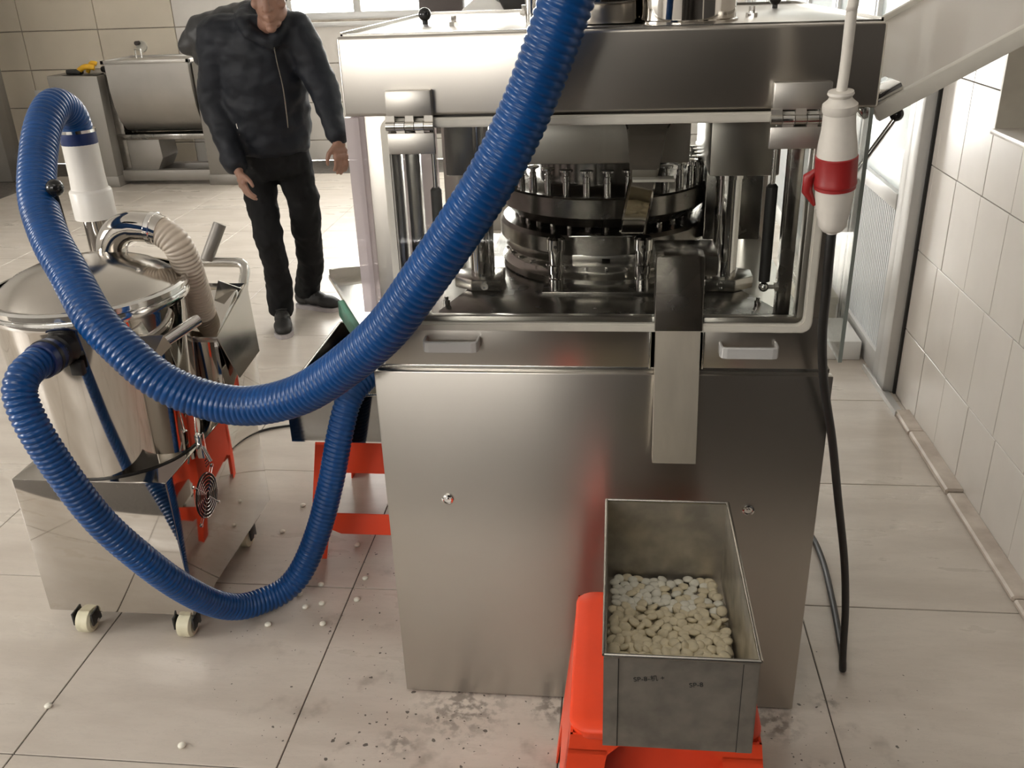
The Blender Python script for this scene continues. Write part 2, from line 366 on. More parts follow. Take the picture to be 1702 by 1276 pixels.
wB.put('window_frame', multi('window_frame', [(BWX[0], BWX[1], fy0, fy1, BWZ[0]-0.02, BWZ[0]+0.06), (BWX[0], BWX[1], fy0, fy1, BWZ[1]-0.06, BWZ[1]), (BWX[0], BWX[0]+0.05, fy0, fy1, BWZ[0], BWZ[1]), (BWX[1]-0.05, BWX[1], fy0, fy1, BWZ[0], BWZ[1])], 0.004), 'alu')
mx = [BWX[0], -2.3, -1.65, BWX[1]]
for x in mx[1:-1]: wB.box('mullion', 'alu', x-0.035, x+0.035, fy0+0.005, fy1-0.005, BWZ[0]+0.05, BWZ[1]-0.05, 0.004)
for a, b in zip(mx, mx[1:]): wB.box('window_pane', 'glass', a+0.03, b-0.03, fy0+0.028, fy0+0.034, BWZ[0]+0.05, BWZ[1]-0.05)
wB.box('window_sill', 'alu', BWX[0]-0.05, BWX[1]+0.05, YB-0.03, YB+0.1, BWZ[0]-0.06, BWZ[0]-0.02, 0.006)

d3 = struct('added_glazed_door', None, None, 'added glazed aluminium door behind the press, spilling light on the floor'); dB = B(d3)  # hidden opening added so daylight reaches the far floor
for x0, x1 in ((GDX[0], -0.35), (-0.35, GDX[1])):
    dB.put('door_frame', multi('door_frame', [(x0, x0+0.06, fy0, fy1, 0.02, GDZ[1]), (x1-0.06, x1, fy0, fy1, 0.02, GDZ[1]), (x0+0.06, x1-0.06, fy0, fy1, 0.02, 0.14), (x0+0.06, x1-0.06, fy0, fy1, GDZ[1]-0.08, GDZ[1]), (x0+0.06, x1-0.06, fy0, fy1, 1.0, 1.08)], 0.003), 'alu')
    dB.box('door_glass', 'glass', x0+0.05, x1-0.05, fy0+0.028, fy0+0.034, 0.13, GDZ[1]-0.07)
# wall behind the photographer; added dark door on the right dims the press reflection
struct('wall_front', multi('wall_front', [(XL, FWX[0], YF-0.2, YF, 0, ZC), (FWX[0], FWX[1], YF-0.2, YF, 0, FWZ[0]), (FWX[0], FWX[1], YF-0.2, YF, FWZ[1], ZC), (FWX[1], XR+0.3, YF-0.2, YF, 0, ZC)]), 'plaster')
struct('window_3', multi('window_3', [(FWX[0], FWX[1], YF-0.12, YF-0.06, FWZ[0], FWZ[0]+0.05), (FWX[0], FWX[1], YF-0.12, YF-0.06, FWZ[1]-0.05, FWZ[1]), (-2.0, -1.93, YF-0.12, YF-0.06, FWZ[0], FWZ[1]), (FWX[0], FWX[0]+0.05, YF-0.12, YF-0.06, FWZ[0], FWZ[1]), (FWX[1]-0.05, FWX[1], YF-0.12, YF-0.06, FWZ[0], FWZ[1])]), 'alu', 'added high window behind the photographer, lighting the press front')  # unseen opening added to brighten the left of the press front
d2 = struct('added_dark_door', None, None, 'added dark brown door behind the photographer, darkening the press reflection'); dB = B(d2)
for x0, x1 in ((-0.66, -0.06), (-0.05, 0.54), (0.55, XR)):
    dB.box('door_leaf', 'darkreflect', x0, x1, YF, YF+0.05, 0, 2.95, 0.004)
    dB.box('door_panel', 'darkreflect', x0+0.1, x1-0.1, YF+0.05, YF+0.06, 0.2, 1.0, 0.004)
    dB.box('door_panel', 'darkreflect', x0+0.1, x1-0.1, YF+0.05, YF+0.06, 1.15, 2.7, 0.004)
# right wall: glazed tiles, window niche, aluminium partition beyond
NY0, NY1, NZ0 = 1.9, 2.955, 1.116
wr = struct('wall_right', multi('wall_right', [(XR+0.012, XR+0.3, 1.35, NY0, 0, ZC), (XR+0.012, XR+0.3, NY0, NY1, 0, NZ0), (XR+0.012, XR+0.3, NY0, NY1, 2.3, ZC), (XR+0.012, XR+0.3, NY1, 3.56, 0, ZC), (XR+0.22, XR+0.3, NY0, NY1, NZ0, 2.3)]), 'wallgrout', 'white tiled right wall with a window niche')
zr = [0.0, 0.28, 0.596, 0.912, 1.228, 1.544, 1.86, 2.176, 2.492, 2.8, 3.0]
off = [0.03, 0.05, 0.01, 0.0, 0.0, 0.0, 0.0, 0.0, 0.0, 0.0]
for k in range(len(zr)-1):
    y = 0.75+0.0
    ys = [1.35]+[2.955+off[k]+0.2265*i for i in range(-6, 3)]+[3.56]
    for a, b in zip(ys, ys[1:]):
        z0, z1 = zr[k], zr[k+1]; g = 0.0014
        if b-a < 0.02: continue
        if a > NY0-0.2 and b <= NY1+0.001 and z0 >= NZ0 and z1 <= 2.5: continue
        if a > NY0-0.2 and b <= NY1+0.001 and z0 < NZ0 < z1: z1 = NZ0
        j = random.uniform(-0.0008, 0.0008)
        link('wall_tile', box_me('wall_tile', XR+j, XR+0.014, a+g, b-g, z0+g, z1-g, 0.0012, 1), 'walltile', wr)
link('niche_lining', multi('niche_lining', [(XR+0.0, XR+0.225, NY1-0.004, NY1+0.008, NZ0, 2.3), (XR, XR+0.225, NY0-0.01, NY0+0.004, NZ0, 2.3)]), 'seal', wr)
link('niche_sill', box_me('niche_sill', XR-0.012, XR+0.225, NY0, NY1, NZ0-0.012, NZ0+0.004, 0.003), 'walltile', wr)
struct('wall_right_near', multi('wall_right_near', [(XR, XR+0.3, YF, 1.35, 0, ZC)]), 'darkreflect', 'unseen stretch of the right wall, darkened for the press reflection')  # wall out of view made dark to keep the press reflection dark
cb = struct('baseboard_right', None, None, 'worn marble curb along the foot of the right wall')
y = 1.0
for ln in (0.62, 0.5, 0.55, 0.42, 0.19):
    link('curb_stone', box_me('curb_stone', XR-0.055, XR+0.004, y+0.003, y+ln-0.003, -0.002, 0.022+random.uniform(-0.004, 0.004), 0.006, 1), 'marble', cb); y += ln

# aluminium partition with ribbed lower panels and frosted glass
pt = struct('door_1', None, None, 'white aluminium partition with ribbed lower panel and glass'); pB = B(pt)
PX = 1.10
def ribbed(y0, y1, z0, z1):
    bm = bmesh.new(); n = int((y1-y0)/0.025); pr = []
    for i in range(n+1):
        yy = y0+(y1-y0)*i/n
        pr.append((PX+0.022, yy)); 
        if i < n:
            w = (y1-y0)/n; pr += [(PX+0.022, yy+w*0.35), (PX+0.016, yy+w*0.45), (PX+0.016, yy+w*0.9)]
    a = [bm.verts.new((x, yy, z0)) for x, yy in pr]; b = [bm.verts.new((x, yy, z1)) for x, yy in pr]
    for i in range(len(pr)-1): bm.faces.new((a[i], a[i+1], b[i+1], b[i]))
    me = finish(bm, 'ribbed_panel'); return me
py = [3.56, 4.32, 5.08, 5.84, 6.60, 7.36, 8.12, 8.6]
pB.box('corner_post', 'alu', PX-0.005, XR+0.03, 3.47, 3.565, 0, ZC, 0.004)
pB.box('joint_gap', 'black', XR-0.01, XR+0.004, 3.455, 3.475, 0, ZC)
for k in range(len(py)-1):
    a, b = py[k], py[k+1]
    pB.box('frame_post', 'alu', PX, PX+0.05, a, a+0.09, 0.0, ZC, 0.004)
    pB.box('frame_post', 'alu', PX, PX+0.05, b-0.045, b, 0.0, ZC, 0.004)
    pB.box('bottom_rail', 'alu', PX+0.002, PX+0.045, a+0.09, b-0.045, 0.0, 0.10, 0.004)
    pB.box('middle_rail', 'alu', PX-0.004, PX+0.046, a+0.09, b-0.045, 0.70, 0.765, 0.004)
    pB.put('ribbed_panel', ribbed(a+0.09, b-0.045, 0.10, 0.70), 'panelwhite')
    pB.box('glass_pane', 'frost', PX+0.018, PX+0.024, a+0.09, b-0.045, 0.765, 2.4)
    pB.box('top_rail', 'alu', PX+0.002, PX+0.045, a+0.09, b-0.045, 2.4, 2.5, 0.004)
    if k: pB.box('joint_gap', 'black', PX-0.002, PX+0.01, a-0.012, a+0.004, 0, ZC)
struct('wall_beyond', box_me('wall_beyond', PX+0.5, PX+0.6, 3.5, YB+0.2, 0, ZC), 'plaster')
# grey door jamb at the far left
jm = struct('trim_1', multi('trim_1', [(-5.75, -5.40, 7.75, 7.9, 0, 2.2), (-5.75, -5.55, 7.9, 8.2, 0, 2.2)], 0.01), 'mixgrey', 'grey jamb at the far left of the room')

# added fill panel on the ceiling, out of frame
for i, (x, y) in enumerate(FILL_LAMPS):
    t = thing('fill_lamp', 'added fill lamp panel on the ceiling, lighting the tablet bin', 'lamp', (x, y, ZC)); b = B(t)
    b.put('housing', multi('housing', [(x-0.62, x+0.62, y-0.32, y-0.30, ZC-0.04, ZC-0.001), (x-0.62, x+0.62, y+0.30, y+0.32, ZC-0.04, ZC-0.001), (x-0.62, x-0.60, y-0.30, y+0.30, ZC-0.04, ZC-0.001), (x+0.60, x+0.62, y-0.30, y+0.30, ZC-0.04, ZC-0.001)]), 'lampbody')
    b.box('diffuser', 'lamp', x-0.60, x+0.60, y-0.30, y+0.30, ZC-0.03, ZC-0.02)

# ------------------------------------------------------------------ tablet press
FX0, FX1, FY = -0.485, 0.435, 1.68
DB = 2.53; CX = -0.022; CY = 2.168
pr = thing('tablet_press', 'stainless steel rotary tablet press with clear front door', 'machine', (CX, 2.1, 0)); P = B(pr)
# lower cabinet
P.box('cabinet_body', 'brush', FX0+0.012, FX1-0.012, FY+0.02, DB, 0.045, 0.85, 0.004)
dr = P.box('cabinet_door', 'brush', FX0, FX1, FY, FY+0.02, 0.006, 0.857, 0.0025)
for x, z in ((-0.349, 0.554), (0.294, 0.548)):
    k = P.lathe('lock', 'chrome', [(0.0125, 0), (0.0125, 0.004), (0.009, 0.006), (0.0085, 0.003), (0.004, 0.003), (0.004, 0.006), (0, 0.006)], (x, FY, z), (0, -1, 0), 20, parent=dr)
for x, y in ((-0.42, 1.76), (0.37, 1.76), (-0.42, 2.45), (0.37, 2.45)):
    P.lathe('foot', 'darksteel', [(0.03, 0), (0.03, 0.012), (0.012, 0.016), (0.012, 0.05)], (x, y, 0))
# ledge between cabinet and working section, front band with the chute slot
P.box('ledge', 'steel', FX0+0.004, FX1-0.006, FY+0.012, DB, 0.85, 0.868, 0.002)
S0, S1 = 0.080, 0.179
bl = P.put('front_band', multi('front_band', [(-0.462, S0, FY+0.010, FY+0.03, 0.868, 0.975), (S1, 0.412, FY+0.010, FY+0.03, 0.868, 0.975), (S0, S1, FY+0.012, FY+0.03, 0.947, 0.975)], 0.0015), 'brush')
P.put('slot_trim', multi('slot_trim', [(S0-0.004, S0, FY+0.004, FY+0.03, 0.868, 0.951), (S1, S1+0.004, FY+0.004, FY+0.03, 0.868, 0.951), (S0, S1, FY+0.004, FY+0.03, 0.947, 0.951)], 0.001), 'chrome')
P.box('inner_box', 'darksteel', -0.44, 0.39, FY+0.16, DB-0.05, 0.868, 0.93)
for x0, x1, z in ((-0.374, -0.261, 0.921), (0.211, 0.323, 0.914)):
    y0 = FY+0.012; y1 = FY-0.026
    pts = [(x0, y0, z), (x0, y1+0.012, z), (x0+0.004, y1+0.003, z), (x0+0.013, y1, z), (x1-0.013, y1, z), (x1-0.004, y1+0.003, z), (x1, y1+0.012, z), (x1, y0, z)]
    bm = bmesh.new()
    lo = [(p[0], p[1], p[2]-0.0115) for p in pts]; inn = [(min(max(p[0], x0+0.005), x1-0.005), min(p[1]+0.005, y0), p[2]-0.0115) for p in pts]
    bm_prism(bm, lo+inn[::-1], (0, 0, 0.023)); bmesh.ops.bevel(bm, geom=bm.edges[:], offset=0.0012, segments=1, affect='EDGES')
    P.put('handle', finish(bm, 'handle'), 'alu', bl)
# posts
for nm, x0, x1 in (('front_post', -0.458, -0.400), ('front_post', 0.355, 0.408)):
    P.box(nm, 'brush', x0, x1, FY+0.012, FY+0.055, 0.868, 1.37, 0.002)
P.box('front_post', 'darksteel', -0.395, -0.372, FY+0.05, FY+0.09, 0.93, 1.37, 0.002)
P.box('front_post', 'darksteel', 0.325, 0.35, FY+0.06, FY+0.1, 0.93, 1.37, 0.002)
for x0, x1 in ((-0.458, -0.40), (0.355, 0.408)):
    P.box('rear_post', 'brush', x0, x1, DB-0.07, DB-0.02, 0.868, 1.37, 0.002)
P.box('side_rail', 'steel', -0.458, -0.44, FY+0.05, DB-0.05, 0.868, 0.90, 0.002)
P.box('side_rail', 'steel', 0.392, 0.408, FY+0.05, DB-0.05, 0.868, 0.90, 0.002)
# lid
LZ0, LZ1 = 1.365, 1.503
bm = bmesh.new(); bm_box(bm, -0.492, 0.453, FY, DB, LZ0, LZ1); bmesh.ops.bevel(bm, geom=[e for e in bm.edges], offset=0.006, segments=3, profile=0.5, affect='EDGES')
lid = P.put('lid', autosmooth(finish(bm, 'lid')), 'brush')
P.put('lid_rim', multi('lid_rim', [(-0.488, 0.449, FY+0.02, FY+0.024, LZ1-0.001, LZ1+0.003), (-0.488, -0.484, FY+0.02, DB-0.02, LZ1-0.001, LZ1+0.006), (0.445, 0.449, FY+0.02, DB-0.02, LZ1-0.001, LZ1+0.006), (-0.488, 0.449, DB-0.024, DB-0.02, LZ1-0.001, LZ1+0.006)]), 'steel', lid)
P.box('lid_underside', 'darksteel', -0.45, 0.40, FY+0.03, DB-0.03, LZ0-0.02, LZ0+0.004, parent=lid)
for x, y in ((-0.395, 2.02), (0.36, 2.28)):
    k = P.lathe('ball_knob', 'blackgloss', [(0.006, -0.012), (0.006, 0.0)]+[(p[0], p[1]) for p in sphere_prof(0.0135, 0.0115, 10)[1:]], (x, y, LZ1+0.008), n=20, parent=lid)
for x, y in ((-0.318, 1.92), (0.262, 1.93), (-0.22, 2.38)):
    P.lathe('bolt', 'chrome', [(0.011, 0), (0.011, 0.008), (0.006, 0.009), (0.006, 0.02), (0, 0.02)], (x, y, LZ1), n=6, parent=lid)
# feed hopper parts standing on the lid
P.lathe('feed_drum', 'mirror', [(0.098, 0), (0.098, 0.004), (0.094, 0.006), (0.094, 0.35), (0.098, 0.352), (0.098, 0.36), (0, 0.36)], (0.130, 1.86, LZ1), n=48, parent=lid)
P.box('feed_column', 'mirror', -0.062, 0.040, 1.80, 1.92, LZ1, LZ1+0.34, 0.01, parent=lid)
P.lathe('top_pin', 'chrome', [(0.012, 0), (0.012, 0.10), (0, 0.10)], (-0.17, 2.0, LZ1), n=14, parent=lid)
# front door: clear pane with pale seal all round, hinged at the top
DX0, DX1, DZ0, DZ1 = -0.424, 0.381, 0.951, 1.362
def rrect(x0, x1, z0, z1, r, y, k=5):
    out = []
    for cx, cz, a in ((x1-r, z0+r, -PI/2), (x1-r, z1-r, 0), (x0+r, z1-r, PI/2), (x0+r, z0+r, PI)):
        for i in range(k+1): out.append((cx+r*math.cos(a+PI/2*i/k), y, cz+r*math.sin(a+PI/2*i/k)))
    return out
bm = bmesh.new()
o = [bm.verts.new(p) for p in rrect(DX0, DX1, DZ0, DZ1, 0.02, FY-0.010)]; i_ = [bm.verts.new(p) for p in rrect(DX0+0.017, DX1-0.017, DZ0+0.017, DZ1-0.017, 0.014, FY-0.010)]
ob = [bm.verts.new(v.co+Vector((0, 0.014, 0))) for v in o]; ib = [bm.verts.new(v.co+Vector((0, 0.014, 0))) for v in i_]
n = len(o)
for a in range(n):
    b = (a+1) % n
    for q in ((o[a], o[b], i_[b], i_[a]), (ob[a], ob[b], ib[b], ib[a]), (o[a], o[b], ob[b], ob[a]), (i_[a], i_[b], ib[b], ib[a])): bm.faces.new(q)
bmesh.ops.recalc_face_normals(bm, faces=bm.faces); bmesh.ops.bevel(bm, geom=[e for e in bm.edges if e.is_manifold and e.calc_face_angle() > 1.2], offset=0.003, segments=2, affect='EDGES')
fd = P.put('front_door', autosmooth(finish(bm, 'front_door')), 'seal')
P.box('door_pane', 'clear', DX0+0.012, DX1-0.012, FY-0.004, FY+0.001, DZ0+0.012, DZ1-0.012, parent=fd)
for hx0, hx1 in ((-0.410, -0.322), (0.270, 0.372)):
    y0 = FY-0.022
    h = P.box('hinge', 'hingesteel', hx0+0.002, hx1-0.002, y0+0.004, FY, 1.366, 1.412, 0.003)
    P.box('hinge_leaf', 'hingesteel', hx0+0.001, hx1, y0+0.002, FY-0.01, 1.300, 1.338, 0.002, parent=h)
    w = (hx1-hx0)/5
    for i in range(5):
        P.lathe('knuckle', 'chrome' if i % 2 else 'steel', [(0.0085, 0.0006), (0.0085, w-0.0006)], (hx0+w*i, y0+0.004, 1.350), (1, 0, 0), 16, parent=h)
        P.box('hinge_tab', 'hingesteel', hx0+w*i+0.001, hx0+w*(i+1)-0.001, y0+0.003, FY-0.01, 1.350 if i % 2 == 0 else 1.335, 1.368 if i % 2 == 0 else 1.350, parent=h)
# gas struts inside the front door
for x in (-0.343, 0.298):
    y = FY+0.07
    g = P.lathe('gas_strut', 'black', [(0.011, 0), (0.011, 0.185), (0.007, 0.19)], (x, y, 1.03), n=16)
    P.lathe('strut_rod', 'chrome', [(0.0048, 0), (0.0048, 0.12)], (x, y, 1.21), n=12, parent=g)
    P.lathe('strut_ball', 'chrome', sphere_prof(0.010, 0), (x, y, 1.018), n=14, parent=g)
    P.lathe('strut_pin', 'chrome', [(0.005, 0), (0.005, 0.012), (0.010, 0.012), (0.010, 0.024), (0.006, 0.024), (0.006, 0.04)], (x+0.008*(1 if x > 0 else -1), y, 1.018), (1 if x > 0 else -1, 0, 0), 6, parent=g)
# side panes; the right side door is swung up
P.put('side_pane', prism_me('side_pane', [(-0.492, FY+0.004, 0.985), (-0.466, FY+0.004, 0.985), (-0.466, FY+0.014, 0.985), (-0.478, FY+0.014, 0.985), (-0.478, DB-0.03, 0.985), (-0.492, DB-0.03, 0.985)], (0, 0, 0.378)), 'pink')
sp = P.box('side_pane', 'clear', 0.441, 0.447, FY+0.006, 2.30, 0.886, 1.364)
P.box('pane_edge', 'edge', 0.4405, 0.4475, FY+0.003, FY+0.0062, 0.886, 1.364, parent=sp)
ua = Vector((0.875, 0, 0.484)); na = Vector((-0.484, 0, 0.875)); h0 = Vector((0.462, FY+0.03, 1.346))
def slab(name, m, s0, s1, n0, n1, y0, y1, bev=0.0, parent=None):
    q = [h0+ua*s0+na*n0, h0+ua*s1+na*n0, h0+ua*s1+na*n1, h0+ua*s0+na*n1]
    q = [(v.x, y0, v.z) for v in q]; return P.prism(name, m, q, (0, y1-y0, 0), bev, parent)
sd = slab('side_door', 'milky', 0.02, 0.50, -0.004, 0.004, FY+0.055, DB-0.06)
slab('door_edge', 'seal', 0.0, 0.50, -0.012, 0.016, FY+0.035, FY+0.058, 0.002, sd)
slab('door_edge', 'seal', 0.0, 0.50, -0.012, 0.016, DB-0.062, DB-0.04, 0.002, sd)
slab('door_edge', 'seal', 0.48, 0.50, -0.012, 0.016, FY+0.058, DB-0.062, 0.002, sd)
slab('door_hinge', 'chrome', 0.005, 0.06, 0.016, 0.03, FY+0.05, FY+0.15, 0.003, sd)
slab('door_hinge', 'chrome', -0.02, 0.02, 0.0, 0.022, FY+0.05, FY+0.15, 0.003, sd)
slab('door_hinge', 'chrome', 0.005, 0.06, 0.016, 0.03, DB-0.2, DB-0.1, 0.003, sd)
g = P.tube('gas_strut', 'black', [(0.392, 1.77, 1.10), (0.425, 1.765, 1.195)], 0.011, 14)
P.tube('strut_rod', 'chrome', [(0.425, 1.765, 1.195), (0.507, 1.755, 1.338)], 0.005, 10, parent=g)
P.lathe('strut_ball', 'blackgloss', sphere_prof(0.0125), (0.507, 1.755, 1.342), n=14, parent=g)
# deck and working section
P.box('deck_plate', 'steel', -0.44, 0.392, FY+0.10, DB-0.08, 0.925, 0.935)
oct_ = [(-0.345, FY+0.055), (0.325, FY+0.055), (0.345, FY+0.10), (0.25, FY+0.30), (0.25, DB-0.1), (-0.30, DB-0.1), (-0.30, FY+0.30), (-0.36, FY+0.10)]
deck = P.prism('deck', 'darksteel', [(x, y, 0.938) for x, y in oct_], (0, 0, 0.017), 0.0015)
P.box('deck_lip', 'steel', -0.345, 0.325, FY+0.045, FY+0.053, 0.935, 0.957, 0.001, parent=deck)
P.box('deck_plate', 'darksteel', -0.15, 0.20, CY-0.29, CY+0.2, 0.955, 0.962, 0.001)
for x in (-0.348, 0.300): P.lathe('stud', 'chrome', [(0.007, 0), (0.007, 0.012), (0.0045, 0.0125), (0.0045, 0.02), (0, 0.02)], (x, 1.812, 0.955), n=14, parent=deck)
tur = P.lathe('turret', 'darksteel', [(0.16, 1.09), (0.215, 1.092), (0.236, 1.112), (0.244, 1.118), (0.244, 1.158), (0.240, 1.162), (0.205, 1.162), (0.19, 1.172), (0.15, 1.172)], (CX, CY, -0.008), n=64)
P.lathe('die_table', 'darksteel', [(0.17, 1.026), (0.236, 1.03), (0.246, 1.036), (0.246, 1.068), (0.238, 1.076), (0.19, 1.078), (0.17, 1.09), (0.15, 1.092)], (CX, CY, -0.006), n=64)
P.lathe('base_ring', 'steel', [(0.225, 0.956), (0.242, 0.958), (0.242, 0.972), (0.230, 0.978), (0.226, 0.984), (0.222, 0.984), (0.222, 1.002), (0.232, 1.002), (0.236, 1.008), (0.236, 1.026), (0.20, 1.03)], (CX, CY, 0), n=64)
core = P.lathe('turret_core', 'darksteel', [(0.15, 0.96), (0.15, 1.36)], (CX, CY, 0), n=40)
NP = 31
pun = None
for i in range(NP):
    a = 2*PI*(i+0.5)/NP; x = CX+0.222*math.cos(a); y = CY+0.222*math.sin(a)
    if pun is None:
        bm = bmesh.new(); bm_lathe(bm, [(0.0085, 0), (0.0085, 0.03), (0.0072, 0.031), (0.0072, 0.036), (0.0078, 0.0365), (0.0078, 0.042), (0.0058, 0.0435), (0.0058, 0.049), (0.0145, 0.0525), (0.0145, 0.056), (0, 0.058)], (0, 0, 0), n=14)
        pun = autosmooth(finish(bm, 'punch')); pun.materials.append(M['chrome'])
        bm = bmesh.new(); bm_lathe(bm, [(0.007, 0), (0.007, 0.020), (0.011, 0.022), (0.011, 0.026), (0.004, 0.03)], (0, 0, 0), n=10); pl = autosmooth(finish(bm, 'lower_punch')); pl.materials.append(M['chrome'])
        bm = bmesh.new(); bm_lathe(bm, [(0.004, 0), (0.004, 0.012), (0, 0.013)], (0, 0, 0), (0, -1, 0), n=8); bt = autosmooth(finish(bm, 'ring_bolt')); bt.materials.append(M['chrome'])
    o = link('punch', pun, None, tur); o.location = Vector((x, y, 1.153))-P.l
    o = link('lower_punch', pl, None, tur); o.location = Vector((CX+0.205*math.cos(a), CY+0.205*math.sin(a), 1.066))-P.l
    o = link('ring_bolt', bt, None, tur); o.location = Vector((CX+0.222*math.cos(a), CY+0.222*math.sin(a), 0.993))-P.l; o.rotation_euler = (0, 0, a+PI/2)
# feed shoe in front of the die table
def arc_plate(name, m, r0, r1, z0, z1, a0, a1, k=12, parent=None):
    pts = [(CX+r1*math.cos(a0+(a1-a0)*i/k), CY+r1*math.sin(a0+(a1-a0)*i/k), z0) for i in range(k+1)]+[(CX+r0*math.cos(a1-(a1-a0)*i/k), CY+r0*math.sin(a1-(a1-a0)*i/k), z0) for i in range(k+1)]
    return P.prism(name, m, pts, (0, 0, z1-z0), 0.0015, parent)
fs = arc_plate('feed_shoe', 'steel', 0.20, 0.258, 1.034, 1.076, -PI/2-0.24, -PI/2+0.24)
P.box('feed_shoe_plate', 'chrome', CX-0.07, CX+0.066, CY-0.262, CY-0.254, 1.075, 1.079, 0.001, fs)
P.box('feed_shoe_block', 'darksteel', CX+0.0, CX+0.02, CY-0.243, CY-0.235, 1.010, 1.024, 0.001, fs)
P.box('feed_shoe_base', 'steel', CX-0.065, CX+0.08, CY-0.243, CY-0.20, 1.003, 1.032, 0.003, fs)
for x in (-0.119, 0.066):
    q = P.lathe('support_post', 'chrome', [(0.0165, 0), (0.0165, 0.032), (0.0145, 0.034), (0.0145, 0.043), (0.0175, 0.044), (0.0175, 0.062), (0.015, 0.064), (0.0165, 0.092), (0.0165, 0.096), (0.020, 0.097), (0.020, 0.12), (0.015, 0.124), (0, 0.124)], (x, 1.90, 0.955), n=20)
    P.lathe('post_screw', 'black', [(0.004, 0), (0.004, 0.002)], (x, 1.88, 1.062), (0, -1, 0), 10, parent=q)
for x in (-0.287, 0.243):
    q = P.lathe('pillar', 'chrome', [(0.027, 0), (0.027, 0.235), (0.029, 0.236), (0.029, 0.262), (0.025, 0.263), (0.025, 0.41)], (x, 1.95, 0.955), n=28)
    sg = 1 if x > 0 else -1
    P.prism('pillar_clamp', 'steel', [(x+sg*a_, 1.95+b_, 0.956) for a_, b_ in ((-0.045, -0.045), (0.02, -0.05), (0.062, -0.02), (0.062, 0.03), (0.03, 0.05), (-0.045, 0.05))], (0, 0, 0.026), 0.003, q)
    P.lathe('clamp_screw', 'chrome', [(0.0085, 0), (0.0085, 0.01), (0.004, 0.01), (0.004, 0.006), (0, 0.006)], (x-sg*0.01, 1.901, 0.970), (0, -1, 0), 14, parent=q)
# upper housings
P.box('cam_housing', 'hingesteel', -0.190, 0.155, 1.90, 2.4, 1.232, 1.365, 0.004)
P.box('pressure_block', 'brush', 0.196, 0.335, 1.90, 2.22, 1.204, 1.365, 0.003)
P.box('pressure_block', 'darksteel', -0.345, -0.285, 1.88, 2.2, 1.215, 1.365, 0.003)
P.box('pressure_block', 'darksteel', 0.205, 0.33, 2.05, 2.35, 1.03, 1.20, 0.003)
# feeder funnel and slide
bm = bmesh.new()
def ring(x0, x1, y0, y1, z): return [bm.verts.new(p) for p in ((x0, y0, z), (x1, y0, z), (x1, y1, z), (x0, y1, z))]
R0 = ring(0.012, 0.128, 1.78, 1.87, 1.362); R1 = ring(0.026, 0.102, 1.785, 1.86, 1.316); R2 = ring(0.034, 0.086, 1.79, 1.85, 1.225); R3 = ring(0.014, 0.066, 1.835, 1.87, 1.10)
for a, b in ((R0, R1), (R1, R2), (R2, R3)):
    for i in range(4): bm.faces.new((a[i], a[(i+1) % 4], b[(i+1) % 4], b[i]))
bm.faces.new(R0); bm.faces.new(R3); bmesh.ops.bevel(bm, geom=bm.edges[:], offset=0.004, segments=2, affect='EDGES')
fn = P.put('feed_funnel', autosmooth(finish(bm, 'feed_funnel')), 'mirror')
P.box('slide_gate', 'seal', 0.038, 0.118, 1.765, 1.80, 1.222, 1.227, 0.001, parent=fn)
# discharge chute: open U channel coming down through the slot
def chute_pt(z): return 1.622+(z-0.69)*0.18
zt, zb = 1.085, 0.688
ya, yb = chute_pt(zt), chute_pt(zb); x0, x1 = 0.087, 0.173; t = 0.003; d = 0.030
bm = bmesh.new()
prof = [(x0, 0), (x1, 0), (x1, d), (x1-t, d), (x1-t, t), (x0+t, t), (x0+t, d), (x0, d)]
bm_prism(bm, [(x, ya-0.0+dd, zt) for x, dd in prof], (0, yb-ya, zb-zt))
ch = P.put('discharge_chute', finish(bm, 'discharge_chute'), 'chutesteel')
P.prism('chute_inner', 'darksteel', [(x0-0.003, chute_pt(0.955)-0.004, 0.955), (x0-0.003, ya-0.006, zt+0.012), (x0+0.012, ya-0.016, zt+0.018), (x1-0.01, ya-0.016, zt+0.018), (x1+0.003, ya-0.006, zt+0.012), (x1+0.003, chute_pt(0.955)-0.004, 0.955)], (0, 0.05, 0), 0.002, ch)
P.box('chute_head', 'darksteel', x0-0.004, x1+0.03, ya+0.002, ya+0.12, zt-0.03, zt+0.012, 0.006, parent=ch)
# side tray bracketed to the left of the press
st = thing('side_tray', 'shallow steel tray with pale green edge, left of the press', 'tray', (-0.6, 2.45, 0.745)); T = B(st)
tp = [(-0.478, 2.20), (-0.655, 2.205), (-0.872, 2.644), (-0.478, 2.82)]
T.prism('tray_floor', 'steel', [(x, y, 0.742) for x, y in tp], (0, 0, 0.004))
def strip(p, q, z0, z1, w):
    p = Vector((*p, z0)); q = Vector((*q, z0)); d = (q-p).normalized(); n_ = Vector((-d.y, d.x, 0))*w
    return [p-n_, q-n_, q+n_, p+n_], (0, 0, z1-z0)
for a, b, h in ((tp[1], tp[2], 0.012), (tp[2], tp[3], 0.030), (tp[0], tp[1], 0.012)):
    T.prism('tray_rim', 'steel', *strip(a, b, 0.744, 0.744+h, 0.004))
T.prism('tray_edge', 'green', *strip((-0.662, 2.205), (-0.775, 2.43), 0.70, 0.75, 0.012), bev=0.004)
T.box('bracket', 'steel', -0.60, -0.476, 2.30, 2.34, 0.715, 0.742, 0.002)

